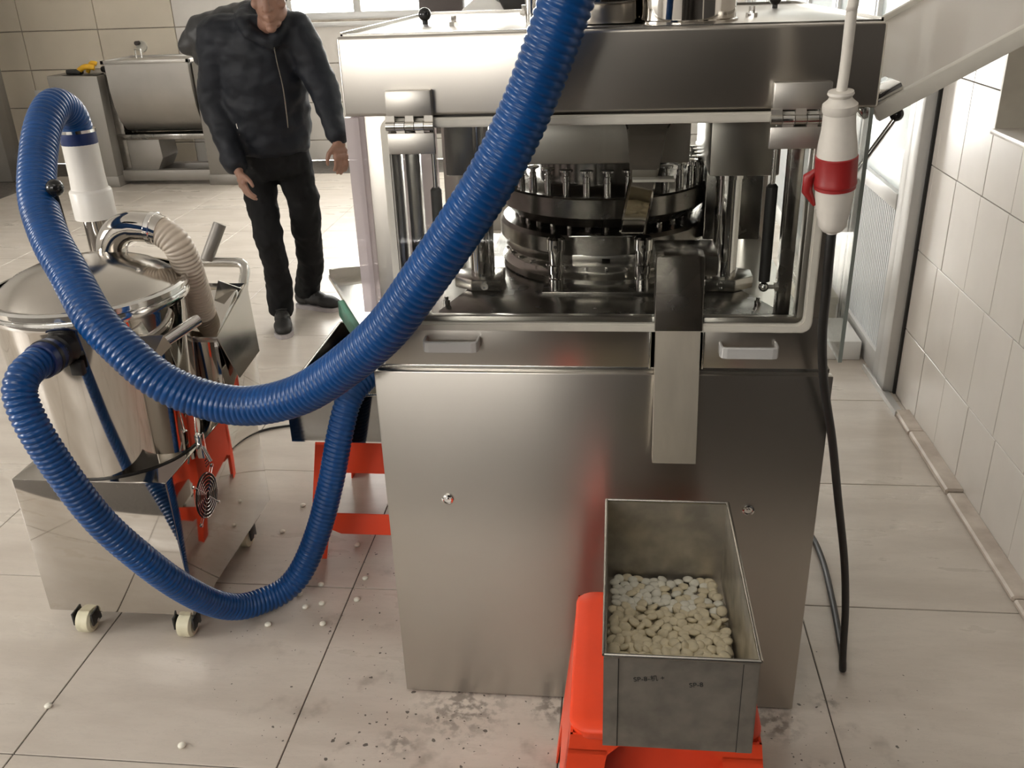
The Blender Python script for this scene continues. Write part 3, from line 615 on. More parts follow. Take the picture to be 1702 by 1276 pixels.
# ------------------------------------------------------------------ orange stools
def make_stool(label, loc, sx, sy, hz, apron, inner=False):
    t = thing('plastic_stool', label, 'stool', (0, 0, 0), 'orange plastic stools'); b = B(t)
    fl = 0.052
    def rr(hx, hy, r, z, k=5):
        out = []
        for cx, cy, a in ((hx-r, -hy+r, -PI/2), (hx-r, hy-r, 0), (-hx+r, hy-r, PI/2), (-hx+r, -hy+r, PI)):
            for i in range(k+1): out.append(Vector((cx+r*math.cos(a+PI/2*i/k), cy+r*math.sin(a+PI/2*i/k), z)))
        return out
    def loft(loops, capt=True):
        bm = bmesh.new(); rs = [[bm.verts.new(p) for p in l] for l in loops]; n = len(rs[0])
        for a, c in zip(rs, rs[1:]):
            for i in range(n): bm.faces.new((a[i], a[(i+1) % n], c[(i+1) % n], c[i]))
        if capt: bm.faces.new(rs[0]); bm.faces.new(rs[-1])
        return bm
    bm = loft([rr(sx-0.004, sy-0.004, 0.03, hz-0.006), rr(sx-0.002, sy-0.002, 0.032, hz-0.02), rr(sx, sy, 0.035, hz-0.016), rr(sx, sy, 0.035, hz-0.005), rr(sx-0.006, sy-0.006, 0.03, hz), rr(sx-0.03, sy-0.03, 0.02, hz-0.002)])
    b.put('seat', autosmooth(finish(bm, 'seat'), 0.8), 'orange')
    ex = lambda z: fl*(hz-z)/hz
    def panel(name, pts2, side, m='orange'):
        # pts2: (u, z) polygon on a flared side; side in 0..3
        out = []; thk = 0.004
        for s_ in (0, thk):
            l = []
            for u, z in pts2:
                e = ex(z)
                if side == 0: l.append(Vector((u*(sx+e)/sx, -(sy+e-s_-0.004), z)))
                elif side == 1: l.append(Vector((u*(sx+e)/sx, (sy+e-s_-0.004), z)))
                elif side == 2: l.append(Vector((-(sx+e-s_-0.004), u*(sy+e)/sy, z)))
                elif side == 3: l.append(Vector(((sx+e-s_-0.004), u*(sy+e)/sy, z)))
                else: l.append(Vector((u*(sx+e)/sx, -(sy+e-s_-0.11), z)))
            out.append(l)
        return out
    def add_panels(name, plist):
        bm = bmesh.new()
        for pts2, side in plist:
            A, C = panel(name, pts2, side); va = [bm.verts.new(p) for p in A]; vc = [bm.verts.new(p) for p in C]; n = len(va)
            bm.faces.new(va); bm.faces.new(vc[::-1])
            for i in range(n): bm.faces.new((va[i], va[(i+1) % n], vc[(i+1) % n], vc[i]))
        return b.put(name, finish(bm, name), 'orange')
    for side, hw in ((0, sx), (1, sx), (2, sy), (3, sy)):
        w = hw-0.004; lw = 0.062
        if side > 1:
            add_panels('apron', [([(-w, hz-0.012), (w, hz-0.012), (w, hz-0.1), (w-lw*0.8, 0.14), (w-lw*0.8-0.04, 0.17), (-w+lw*0.8+0.04, 0.17), (-w+lw*0.8, 0.14), (-w, hz-0.1)], side)]); continue
        add_panels('apron', [([(-w, hz-0.012), (w, hz-0.012), (w, hz-apron-0.02), (w-lw, hz-apron-0.02), (w-lw-0.018, hz-apron), (-w+lw+0.018, hz-apron), (-w+lw, hz-apron-0.02), (-w, hz-apron-0.02)], side)])
        add_panels('crossbar', [([(-w+lw*0.7, hz*0.37), (w-lw*0.7, hz*0.37), (w-lw*0.7, 0.10), (w-lw*0.7-0.03, 0.085), (-w+lw*0.7+0.03, 0.085), (-w+lw*0.7, 0.10)], side)])
    for qx, qy in ((-1, -1), (1, -1), (1, 1), (-1, 1)):
        wx = sx-0.004; wy = sy-0.004; lw = 0.062
        s1 = 0 if qy < 0 else 1; s2 = 2 if qx < 0 else 3
        p1 = [(qx*wx, hz-0.04), (qx*(wx-lw), hz-0.04), (qx*(wx-lw*0.62), 0.0), (qx*wx, 0.0)]
        p2 = [(qy*wy, hz-0.04), (qy*(wy-lw), hz-0.04), (qy*(wy-lw*0.62), 0.0), (qy*wy, 0.0)]
        add_panels('leg', [(p1, s1), (p2, s2)])
    if inner:      # recessed front panel below the seat
        add_panels('inner_panel', [([(-sx+0.03, hz-0.03), (sx-0.03, hz-0.03), (sx-0.03, 0.12), (-sx+0.03, 0.12)], 4)])
    t.location = loc
    return t
make_stool('orange plastic stool under the steel bin of tablets', (0.0965, 1.3025, 0), 0.156, 0.185, 0.4715, 0.030, True)
make_stool('orange plastic stool under the dark steel box beside the press', (-0.685, 2.475, 0), 0.163, 0.215, 0.405, 0.125)

# ------------------------------------------------------------------ bin with tablets
BX0, BX1, BY0, BY1, BZ0, BZ1 = -0.003, 0.2285, 1.0885, 1.530, 0.4725, 0.655
bn = thing('steel_bin', 'stained rectangular steel bin full of tablets on orange stool', 'bin', (0.113, 1.31, BZ0)); b = B(bn)
t = 0.0022
b.box('bin_floor', 'binsteel', BX0, BX1, BY0, BY1, BZ0, BZ0+t)
for nm, q in (('bin_wall', (BX0, BX1, BY0, BY0+t)), ('bin_wall', (BX0, BX1, BY1-t, BY1)), ('bin_wall', (BX0, BX0+t, BY0+t, BY1-t)), ('bin_wall', (BX1-t, BX1, BY0+t, BY1-t))):
    b.box(nm, 'binsteel', *q, BZ0+t, BZ1)
rim = [(BX0, BY0, BZ1), (BX1, BY0, BZ1), (BX1, BY1, BZ1), (BX0, BY1, BZ1)]
for p, q in zip(rim, rim[1:]+rim[:1]):
    b.tube('rolled_rim', 'steel', [p, q], 0.0034, 10)
for x in (BX0+0.010, BX1-0.013):
    b.box('seam_strip', 'binsteel', x-0.011, x+0.011, BY0-0.0016, BY0, BZ0+0.001, BZ1-0.004)
    b.box('seam_line', 'black', x+(0.011 if x < 0.1 else -0.012), x+(0.0122 if x < 0.1 else -0.0108), BY0-0.0012, BY0-0.0002, BZ0+0.001, BZ1-0.006)
def text(body, size, loc, rz, name='marker_writing', parent=None, org=None):
    cu = bpy.data.curves.new(name, 'FONT'); cu.body = body; cu.size = size; cu.extrude = 0.0001
    o = bpy.data.objects.new(name, cu); COL.objects.link(o); bpy.context.view_layer.update()
    me = bpy.data.meshes.new_from_object(o.evaluated_get(bpy.context.evaluated_depsgraph_get())); bpy.data.objects.remove(o); bpy.data.curves.remove(cu)
    me.transform(Matrix.Translation(loc) @ Matrix.Rotation(rz, 4, 'Y') @ Matrix.Rotation(PI/2, 4, 'X'))
    return me
for body, x, z, a in (('SP-8-机 +', 0.042, 0.606, -0.13), ('SP-8', 0.126, 0.600, -0.12)):
    me = text(body, 0.012, (x, BY0-0.0006, z), a); me.materials.clear(); b.put('marker_writing', me, 'ink')
# tablets
def tablet_mesh(name, rx, ry, h, m):
    bm = bmesh.new(); n = 12; rings = []
    for r, z in ((0.55, h*0.93), (1.0, h*0.35), (1.0, -h*0.35), (0.55, -h*0.93)):
        rings.append([bm.verts.new((rx*r*math.cos(2*PI*i/n), ry*r*math.sin(2*PI*i/n), z)) for i in range(n)])
    bm.faces.new(rings[0]); bm.faces.new(rings[-1][::-1])
    for a, c in zip(rings, rings[1:]):
        for i in range(n): bm.faces.new((a[i], a[(i+1) % n], c[(i+1) % n], c[i]))
    me = finish(bm, name)
    for p in me.polygons: p.use_smooth = True
    me.materials.append(M[m]); return me
tm = [tablet_mesh('tablet', 0.0118, 0.0103, 0.0047, 'tablet'), tablet_mesh('tablet', 0.0104, 0.0100, 0.0048, 'tabletwhite')]
def heap(x, y):
    v = (BY1-0.022-y)/0.42
    return BZ0+0.007+0.040*max(0, min(1, v*1.15))**1.2+0.006*noise.noise(Vector((x*18, y*14, 0)))*min(1, v*2.5)
pts = []; tries = 0
while len(pts) < 300 and tries < 40000:
    tries += 1
    x = random.uniform(BX0+0.013, BX1-0.014); y = random.uniform(BY0+0.014, BY1-0.013)
    if y > BY1-0.09 and 0.06 < x < 0.16 and random.random() < 0.55: continue
    md = 0.0136
    if all((x-a)**2+(y-c)**2 > md*md for a, c in pts): pts.append((x, y))
for x, y in pts:
    o = link('tablet', tm[0] if y < BY1-0.12 or random.random() < 0.35 else tm[1], None)
    flat = 0.25 if y > BY1-0.1 else 0.55
    o.location = (x, y, heap(x, y)+random.uniform(0, 0.006)); o.rotation_euler = (random.gauss(0, flat*0.7), random.gauss(0, flat*0.7), random.uniform(0, PI))
    tag(o, 'small cream tablet lying in the steel bin on the stool', 'tablet', 'tablets in the steel bin')
bm = bmesh.new(); tmp = tm[0]
for k in range(420):
    y = BY0+0.013+(BY1-0.05-BY0-0.013)*random.random()**1.1; x = random.uniform(BX0+0.013, BX1-0.014)
    z = heap(x, y)-random.uniform(0.005, 0.012)
    if z < BZ0+0.006: continue
    mtx = Matrix.Translation((x, y, z)) @ Matrix.Rotation(random.gauss(0, 0.5), 4, 'X') @ Matrix.Rotation(random.gauss(0, 0.5), 4, 'Y')
    nv = len(bm.verts); bm.from_mesh(tmp); bm.verts.ensure_lookup_table()
    for v in bm.verts[nv:]: v.co = mtx @ v.co
me = bpy.data.meshes.new('tablet_heap'); bm.to_mesh(me); bm.free(); me.materials.append(M['tablet'])
for p in me.polygons: p.use_smooth = True
o = link('tablet_heap', me, None); tag(o, 'deeper layer of cream tablets heaped in the steel bin', 'tablets'); o['kind'] = 'stuff'
fp = [(-1.027, 2.344), (-0.701, 2.119), (-0.822, 2.082), (-0.794, 1.997), (-0.836, 1.979), (-0.766, 1.912), (-0.768, 2.284), (-0.70, 2.02), (-0.87, 2.035)]
for x, y in fp:
    o = link('tablet', tm[1], None); o.location = (x, y, 0.0046); o.rotation_euler = (0, 0, random.uniform(0, 3)); o.scale = (0.85, 0.85, 1)
    tag(o, 'white tablet dropped on the floor between vacuum and press', 'tablet', 'tablets on the floor beside the blue hose')
for x, y, lb in ((-0.967, 1.47, 'lone white tablet on the floor at the bottom of the picture'), (-1.352, 1.567, 'lone white tablet on the floor in front of the left caster'), (-0.915, 1.899, 'white tablet on the floor just under the blue hose loop'), (-1.01, 2.50, 'white tablet on the floor behind the rear caster')):
    o = link('tablet', tm[1], None); o.location = (x, y, 0.0046); o.scale = (0.9, 0.9, 1); tag(o, lb, 'tablet', 'tablets on the floor')

# ------------------------------------------------------------------ dark steel box on the rear stool
bx = thing('steel_box', 'dark mirror steel box on the rear orange stool', 'box', (-0.70, 2.5, 0.407)); b = B(bx)
x0, x1, y0, y1, z0, z1 = -0.893, -0.505, 2.20, 2.76, 0.4065, 0.555; t = 0.004
b.box('box_floor', 'mirror', x0, x1, y0, y1, z0, z0+t)
for q in ((x0, x1, y0, y0+t), (x0, x1, y1-t, y1), (x0, x0+t, y0+t, y1-t), (x1-t, x1, y0+t, y1-t)): b.box('box_wall', 'darkmirror', *q, z0+t, z1)
for p, q in zip([(x0, y0), (x1, y0), (x1, y1), (x0, y1)], [(x1, y0), (x1, y1), (x0, y1), (x0, y0)]): b.tube('box_rim', 'steel', [(*p, z1), (*q, z1)], 0.004, 8)

# ------------------------------------------------------------------ vacuum / dust collector on casters
VX0, VX1, VY0, VY1, VZ0, VZ1 = -1.497, -1.088, 1.845, 2.43, 0.067, 0.475
VC = Vector((-1.302, 2.055, 0))
va = thing('dust_collector', 'polished steel dust collector with round drum on casters', 'vacuum', (-1.29, 2.13, 0)); V = B(va)
base = V.box('base_cabinet', 'mirror', VX0, VX1, VY0, VY1, VZ0, VZ1, 0.003)
gx = VX1
V.lathe('fan_opening', 'black', [(0.063, 0.0), (0.063, 0.002), (0, 0.002)], (gx, 2.03, 0.328), (1, 0, 0), 36, parent=base)
for r in (0.012, 0.022, 0.032, 0.042, 0.052, 0.061):
    bm = bmesh.new(); k = 36; cc = [Vector((gx+0.004, 2.03+r*math.cos(2*PI*i/k), 0.328+r*math.sin(2*PI*i/k))) for i in range(k)]
    bm_tube(bm, cc+[cc[0]], 0.0010, 6); V.put('fan_guard_ring', autosmooth(finish(bm, 'fan_guard_ring')), 'chrome', base)
for a in (PI/4, 3*PI/4, 5*PI/4, 7*PI/4):
    p = Vector((gx+0.004, 2.03, 0.328)); d = Vector((0, math.cos(a), math.sin(a)))
    V.tube('fan_guard_spoke', 'chrome', [p+d*0.012, p+d*0.082], 0.0011, 6, parent=base)
    V.lathe('fan_screw', 'chrome', [(0.005, 0), (0.005, 0.004), (0, 0.005)], p+d*0.084-Vector((0.004, 0, 0)), (1, 0, 0), 10, parent=base)
for i in range(5):
    for j in range(3): V.lathe('vent_hole', 'black', [(0.0028, 0), (0.0028, 0.0006)], (gx, 2.06+0.008*j, 0.40+0.009*i), (1, 0, 0), 8, parent=base)
# casters
for x, y in ((-1.402, 1.852), (-1.118, 1.852), (-1.402, 2.27), (-1.118, 2.27)):
    c = V.put('caster', multi('caster', [(x-0.028, x+0.028, y+0.0, y+0.075, VZ0-0.004, VZ0)], 0.001), 'darksteel')
    for q in (-0.027, 0.027): V.box('caster_fork', 'black', x+q-0.0025, x+q+0.0025, y-0.020, y+0.022, 0.028, VZ0-0.002, 0.001, parent=c)
    V.lathe('caster_wheel', 'wheel', [(0.010, -0.019), (0.024, -0.021), (0.0325, -0.016), (0.0335, -0.004), (0.0325, 0.0), (0.0335, 0.004), (0.0325, 0.016), (0.024, 0.021), (0.010, 0.019)], (x, y, 0.0335), (1, 0, 0), 28, parent=c)
    V.lathe('caster_axle', 'chrome', [(0.006, -0.032), (0.006, 0.032)], (x, y, 0.0335), (1, 0, 0), 10, parent=c)
# drum, ring, dome
V.lathe('drum', 'mirror', [(0.205, VZ1), (0.206, VZ1+0.01), (0.229, 0.872), (0.232, 0.884), (0.0, 0.885)], VC, n=80)
V.lathe('drum_foot_seal', 'black', [(0.208, VZ1), (0.2085, VZ1+0.004), (0.204, VZ1+0.004)], VC, n=64)
lidv = V.lathe('drum_lid', 'satin', [(0.226, 0.900), (0.226, 0.914), (0.214, 0.916), (0.210, 0.920), (0.20, 0.932), (0.17, 0.953), (0.13, 0.969), (0.08, 0.980), (0.04, 0.984), (0, 0.985)], VC, n=80)
V.lathe('clamp_ring', 'chrome', [(0.232, 0.880), (0.240, 0.882), (0.243, 0.892), (0.240, 0.902), (0.236, 0.903), (0.236, 0.906), (0.241, 0.908), (0.241, 0.918), (0.234, 0.923), (0.226, 0.923)], VC, n=80, closed=True)
# chrome elbow on the lid and pale ribbed hose into the side box
el = V.tube('outlet_elbow', 'mirror', [(-1.288, 2.17, 0.94), (-1.288, 2.17, 0.965)]+[(-1.213-0.075*math.cos(a*PI/2/8), 2.17, 0.965+0.072*math.sin(a*PI/2/8)) for a in range(1, 9)]+[(-1.165, 2.165, 1.034), (-1.135, 2.16, 1.026)], 0.0385, 28, 0.008)
V.lathe('elbow_clamp', 'chrome', [(0.040, 0), (0.042, 0.002), (0.042, 0.014), (0.040, 0.016)], (-1.168, 2.166, 1.034), (1, -0.1, -0.15), 28, parent=el)
V.put('pale_hose', hose_me('pale_hose', [(-1.162, 2.165, 1.034), (-1.128, 2.16, 1.018), (-1.102, 2.16, 0.99), (-1.095, 2.175, 0.94), (-1.10, 2.20, 0.88), (-1.113, 2.24, 0.82), (-1.13, 2.28, 0.745)], 0.0385, 0.0105, 0.005, 26, 6), 'beige')
# side box with sloping top and flap
sb = V.prism('side_box', 'mirror', [(-1.172, 2.19, VZ1), (-1.172, 2.43, VZ1), (-1.172, 2.43, 0.80), (-1.172, 2.36, 0.80), (-1.172, 2.19, 0.725)], (0.115, 0, 0), 0.002)
V.prism('side_flap', 'steel', [(-1.058, 2.19, 0.726), (-1.054, 2.43, 0.80), (-1.035, 2.40, 0.60), (-1.04, 2.25, 0.58)], (0.003, 0.0, 0), 0, parent=sb)
V.box('box_seam', 'steel', -1.174, -1.055, 2.186, 2.192, 0.712, 0.727, 0.001, parent=sb)
for i in range(2): V.tube('stay_rod', 'chrome', [(-1.15+0.03*i, 2.30, 0.72), (-1.16+0.03*i, 2.32, 0.86)], 0.006, 10, parent=sb)
V.prism('hose_fin', 'steel', [(-1.09, 2.33, 0.84), (-1.05, 2.38, 0.80), (-1.085, 2.36, 0.745), (-1.115, 2.32, 0.76)], (0.0, 0.004, 0.0), 0, parent=sb)
# clamp lever with tube grip
lv = V.prism('lever_plate', 'steel', [(-1.130, 1.895, 0.845), (-1.065, 1.93, 0.835), (-1.06, 1.95, 0.80), (-1.118, 1.905, 0.745)], (0.004, -0.004, 0), 0)
V.tube('lever_grip', 'chrome', [(-1.092, 1.93, 0.800), (-1.035, 2.06, 0.825)], 0.0145, 18, parent=lv)
# toggle latches
for ang, zz in ((-0.14, 0.50), (-2.75, 0.86)):
    px_ = VC.x+0.232*math.cos(ang); py_ = VC.y+0.232*math.sin(ang)
    la = V.box('toggle_latch', 'chrome', px_-0.010, px_+0.010, py_-0.010, py_+0.010, zz-0.05, zz+0.02, 0.003)
    V.tube('latch_wire', 'chrome', [(px_-0.008, py_, zz+0.01), (px_+0.002, py_-0.006, zz+0.075)], 0.0028, 8, parent=la)
    V.tube('latch_lever', 'chrome', [(px_+0.004, py_-0.004, zz-0.01), (px_+0.026, py_-0.014, zz-0.055)], 0.005, 8, parent=la)
# push handle of bent tube
hz = 0.79
V.tube('push_handle', 'steel', [(-1.135, 2.435, 0.44), (-1.137, 2.47, 0.56), (-1.142, 2.60, 0.72), (-1.145, 2.648, 0.768), (-1.16, 2.664, 0.787), (-1.20, 2.668, 0.79), (-1.36, 2.668, 0.79), (-1.40, 2.664, 0.787), (-1.415, 2.648, 0.768), (-1.418, 2.60, 0.72), (-1.423, 2.47, 0.56), (-1.425, 2.435, 0.44)], 0.0155, 16, 0.014)
V.tube('rear_lever', 'mixgrey', [(-1.27, 2.66, 0.80), (-1.225, 2.70, 0.905)], 0.020, 18)
# standing suction pipe behind the drum
sp_ = V.lathe('suction_pipe', 'mirror', [(0.037, VZ1-0.02), (0.037, 1.02)], (-1.458, 2.415, 0), n=28)
V.lathe('pipe_coupling', 'pvc', [(0.040, 1.0), (0.056, 1.0), (0.0565, 1.075), (0.054, 1.08), (0.049, 1.083), (0.047, 1.12), (0.047, 1.205), (0.04, 1.206)], (-1.458, 2.415, 0), n=32, parent=sp_)
V.tube('knob_rod', 'black', [(-1.352, 2.10, 0.96), (-1.341, 2.08, 1.043), (-1.313, 2.03, 1.155)], 0.0045, 10)
V.lathe('ball_knob', 'blackgloss', sphere_prof(0.0205, 0, 12), (-1.313, 2.03, 1.167), n=24)
# inlet stub on the drum front
V.lathe('inlet_stub', 'black', [(0.040, -0.03), (0.040, 0.03), (0.036, 0.035), (0.036, 0.06)], (-1.262, 1.838, 0.836), (0.0, -1, 0.05), 26)
V.box('inlet_flange', 'black', -1.245, -1.215, 1.815, 1.835, 0.775, 0.81, 0.004)

# ------------------------------------------------------------------ blue hoses
H1 = [(-1.458, 2.415, 1.200), (-1.458, 2.413, 1.245), (-1.452, 2.385, 1.292), (-1.447, 2.325, 1.318), (-1.437, 2.25, 1.292), (-1.42, 2.17, 1.235), (-1.375, 2.05, 1.145), (-1.303, 1.95, 1.069), (-1.226, 1.875, 1.0), (-1.146, 1.80, 0.927), (-1.075, 1.765, 0.868), (-0.99, 1.745, 0.80), (-0.895, 1.745, 0.755), (-0.786, 1.73, 0.748), (-0.661, 1.70, 0.79), (-0.549, 1.66, 0.868), (-0.432, 1.605, 0.976), (-0.349, 1.575, 1.081), (-0.271, 1.555, 1.185), (-0.201, 1.545, 1.286), (-0.147, 1.545, 1.384), (-0.106, 1.54, 1.477), (-0.06, 1.54, 1.60), (-0.02, 1.58, 1.75), (0.02, 1.70, 1.87), (0.06, 1.82, 1.90), (0.12, 1.86, 1.865)]
h1 = thing('blue_hose', 'thick blue ribbed hose sweeping up across the press front', 'hose', (-1.458, 2.415, 1.2)); b = B(h1)
b.put('ribbed_tube', hose_me('ribbed_tube', H1, 0.0445, 0.0140, 0.0044, 30, 7), 'blue')
b.lathe('hose_cuff', 'bluecuff', [(0.0465, 0), (0.0475, 0.002), (0.0475, 0.034), (0.045, 0.036)], (-1.458, 2.415, 1.204), n=30)
b.lathe('cuff_band', 'chrome', [(0.0482, 0), (0.0482, 0.008)], (-1.458, 2.415, 1.236), n=30)
H2 = [(-1.262, 1.80, 0.838), (-1.262, 1.765, 0.841), (-1.262, 1.72, 0.842), (-1.264, 1.68, 0.832), (-1.260, 1.650, 0.800), (-1.236, 1.635, 0.725), (-1.203, 1.645, 0.607), (-1.162, 1.665, 0.48), (-1.112, 1.70, 0.362), (-1.066, 1.755, 0.240), (-1.03, 1.84, 0.118), (-0.99, 1.905, 0.055), (-0.94, 1.96, 0.0385), (-0.890, 2.0, 0.05), (-0.846, 2.03, 0.10), (-0.797, 2.06, 0.207), (-0.751, 2.08, 0.35), (-0.716, 2.10, 0.488), (-0.69, 2.135, 0.575), (-0.655, 2.18, 0.615), (-0.60, 2.24, 0.63), (-0.48, 2.30, 0.64)]
h2 = thing('blue_hose', 'thinner blue ribbed hose looping along the floor under the vacuum', 'hose', (-1.262, 1.80, 0.838)); b = B(h2)
b.put('ribbed_tube', hose_me('ribbed_tube', H2, 0.0360, 0.0130, 0.0052, 28, 7), 'blue')
b.lathe('hose_cuff', 'bluecuff', [(0.0405, 0), (0.041, 0.003), (0.041, 0.045), (0.0385, 0.048)], (-1.262, 1.79, 0.839), (0, -1, 0.04), 28)
b.lathe('cuff_band', 'black', [(0.0425, 0), (0.0425, 0.010)], (-1.262, 1.775, 0.840), (0, -1, 0.04), 28)

# ------------------------------------------------------------------ power connector and cables
pc = thing('power_connector', 'white and red industrial plug connector hanging from a white cable', 'plug', (0.362, 1.545, 1.18)); b = B(pc)
b.tube('white_cable', 'plugwhite', [(0.40, 1.50, ZC-0.005), (0.385, 1.50, 2.4), (0.352, 1.50, 1.60), (0.350, 1.505, 1.54), (0.353, 1.52, 1.45), (0.353, 1.528, 1.405)], 0.0082, 14, 0.02)
ax = Vector((0.018, 0.032, -0.225)); L_ = ax.length; axn = ax.normalized(); c0 = Vector((0.353, 1.529, 1.412))
b.lathe('socket_body', 'plugwhite', [(0.010, -0.002), (0.0195, 0.0), (0.0205, 0.004), (0.017, 0.009), (0.020, 0.014), (0.027, 0.02), (0.027, 0.031), (0.025, 0.034), (0.0265, 0.06), (0.0305, 0.085), (0.032, 0.105), (0.032, 0.120), (0.02, 0.121)], c0, axn, 32)
b.lathe('red_ring', 'plugred', [(0.0315, 0.102), (0.0335, 0.104), (0.0335, 0.143), (0.0345, 0.145), (0.0345, 0.150), (0.033, 0.152), (0.0335, 0.157), (0.031, 0.158)], c0, axn, 32)
b.lathe('plug_body', 'plugwhite', [(0.031, 0.152), (0.0315, 0.156), (0.031, 0.172), (0.0285, 0.19), (0.0288, 0.192), (0.027, 0.197), (0.0275, 0.199), (0.0255, 0.205), (0.026, 0.207), (0.024, 0.214), (0.0235, 0.224), (0.017, 0.233), (0.010, 0.236), (0.010, 0.238)], c0, axn, 32)
fl0 = c0+axn*0.15+Vector((-0.033, 0.0, 0.0))
b.tube('red_flap', 'plugred', [c0+axn*0.128+Vector((-0.030, 0.004, 0)), c0+axn*0.14+Vector((-0.042, 0.006, 0)), c0+axn*0.165+Vector((-0.043, 0.008, 0)), c0+axn*0.19+Vector((-0.030, 0.006, 0))], [0.004, 0.009, 0.009, 0.003], 12)
b.tube('black_cable', 'black', [c0+axn*0.232, (0.372, 1.565, 1.15), (0.379, 1.585, 1.069), (0.388, 1.612, 0.968), (0.408, 1.638, 0.859), (0.444, 1.668, 0.724), (0.483, 1.71, 0.56), (0.525, 1.75, 0.38), (0.552, 1.78, 0.225), (0.566, 1.80, 0.10), (0.573, 1.806, 0.035), (0.578, 1.815, 0.012), (0.588, 1.86, 0.0095), (0.598, 1.95, 0.0095), (0.612, 2.10, 0.0095), (0.622, 2.28, 0.0095), (0.61, 2.42, 0.0095), (0.56, 2.52, 0.0095), (0.45, 2.56, 0.0095), (0.30, 2.565, 0.0095)], 0.0085, 12, 0.012)
# thin black lead on the floor behind the vacuum
o = link('floor_lead', tube_me('floor_lead', [(-1.36, 2.30, 0.006), (-1.42, 2.6, 0.006), (-1.40, 2.92, 0.006), (-1.34, 3.02, 0.006), (-1.25, 3.065, 0.006), (-1.1, 3.10, 0.006), (-0.8, 3.05, 0.006), (-0.5, 2.75, 0.006), (-0.44, 2.56, 0.006)], 0.005, 8, 0.03), 'black'); tag(o, 'thin black lead on the floor behind the dust collector', 'cable')
# white angle strip left on the floor at the partition
o = link('floor_strip', prism_me('floor_strip', [(1.085, 3.25, 0.0005), (1.125, 3.25, 0.0005), (1.125, 3.25, 0.006), (1.094, 3.25, 0.006), (1.091, 3.25, 0.022), (1.085, 3.25, 0.022)], (-0.012, 0.46, 0)), 'alu'); tag(o, 'white metal angle strip on the floor beside the right wall', 'strip')
# blocks on the floor at the partition
o = link('foam_block', box_me('foam_block', 0.80, 1.085, 3.80, 4.10, 0.0, 0.088, 0.006), 'foam'); tag(o, 'low white block on the floor against the partition', 'block')
o = link('carton_box', multi('carton_box', [(0.78, 1.05, 4.16, 4.46, 0.0, 0.16), (0.775, 1.055, 4.155, 4.465, 0.13, 0.168)], 0.004), 'carton'); tag(o, 'beige lidded box behind the low white block', 'box')

# ------------------------------------------------------------------ trough mixer against the far wall
mxr = thing('trough_mixer', 'grey steel trough mixer standing against the far wall', 'machine', (-3.95, 7.8, 0)); X = B(mxr)
X.prism('drive_housing', 'mixgrey', [(-4.69, 7.50, 0.0), (-4.25, 7.50, 0.0), (-4.25, 7.50, 0.915), (-4.69, 7.50, 0.925)], (0, 0.55, 0), 0.006)
X.box('drive_foot', 'mixgrey', -4.70, -4.24, 7.49, 8.06, 0.0, 0.09, 0.004)
X.box('side_frame', 'darksteel', -4.25, -4.17, 7.62, 8.0, 0.06, 0.93, 0.004)  # dark steel imitates the deep shade in the gap beside the trough
X.box('end_housing', 'mixgrey', -3.44, -3.10, 7.55, 8.05, 0.0, 1.0, 0.006)
X.box('end_foot', 'mixgrey', -3.45, -3.09, 7.54, 8.06, 0.0, 0.09, 0.004)
prof = [(7.50, 1.02), (7.505, 0.80), (7.53, 0.66), (7.58, 0.54), (7.66, 0.46), (7.76, 0.43), (7.86, 0.46), (7.94, 0.54), (7.98, 0.66), (8.0, 1.02)]
bm = bmesh.new(); bm_prism(bm, [(-4.165, yy, z) for yy, z in prof], (0.715, 0, 0)); tr_ = X.put('trough', autosmooth(finish(bm, 'trough'), 0.7), 'tubsteel')
X.put('trough_rim', multi('trough_rim', [(-4.19, -3.43, 7.485, 7.515, 1.005, 1.035), (-4.19, -3.43, 7.985, 8.015, 1.005, 1.035), (-4.19, -4.16, 7.485, 8.015, 1.005, 1.035), (-3.46, -3.43, 7.485, 8.015, 1.005, 1.035)], 0.003), 'tubsteel', tr_)
X.tube('trough_latch', 'chrome', [(-4.0, 7.74, 1.03), (-4.0, 7.74, 1.10), (-3.95, 7.74, 1.10), (-3.95, 7.74, 1.03)], 0.008, 8, parent=tr_)
X.box('cross_beam', 'darksteel', -4.24, -3.45, 7.6, 7.98, 0.38, 0.425, 0.003)
X.prism('motor_guard', 'mixgrey', [(-4.17, 7.62, 0.12), (-3.93, 7.62, 0.12), (-3.87, 7.62, 0.22), (-3.88, 7.62, 0.39), (-4.17, 7.62, 0.39)], (0, 0.3, 0), 0.004)
X.box('base_beam', 'mixgrey', -4.24, -3.45, 7.58, 7.66, 0.035, 0.125, 0.004)
X.box('base_beam', 'mixgrey', -4.24, -3.45, 7.9, 7.98, 0.035, 0.125, 0.004)
X.tube('control_tap', 'black', [(-3.40, 7.53, 0.74), (-3.37, 7.50, 0.74), (-3.33, 7.50, 0.73)], 0.016, 10)
o = link('loose_cord', tube_me('loose_cord', [(-3.95, 8.1, 0.01), (-3.85, 8.2, 0.05), (-3.75, 8.15, 0.01), (-3.65, 8.2, 0.01), (-3.5, 8.25, 0.03), (-3.42, 8.2, 0.01)], 0.008, 6, 0.05), 'pvc'); tag(o, 'white cord lying on the floor under the mixer', 'cord')
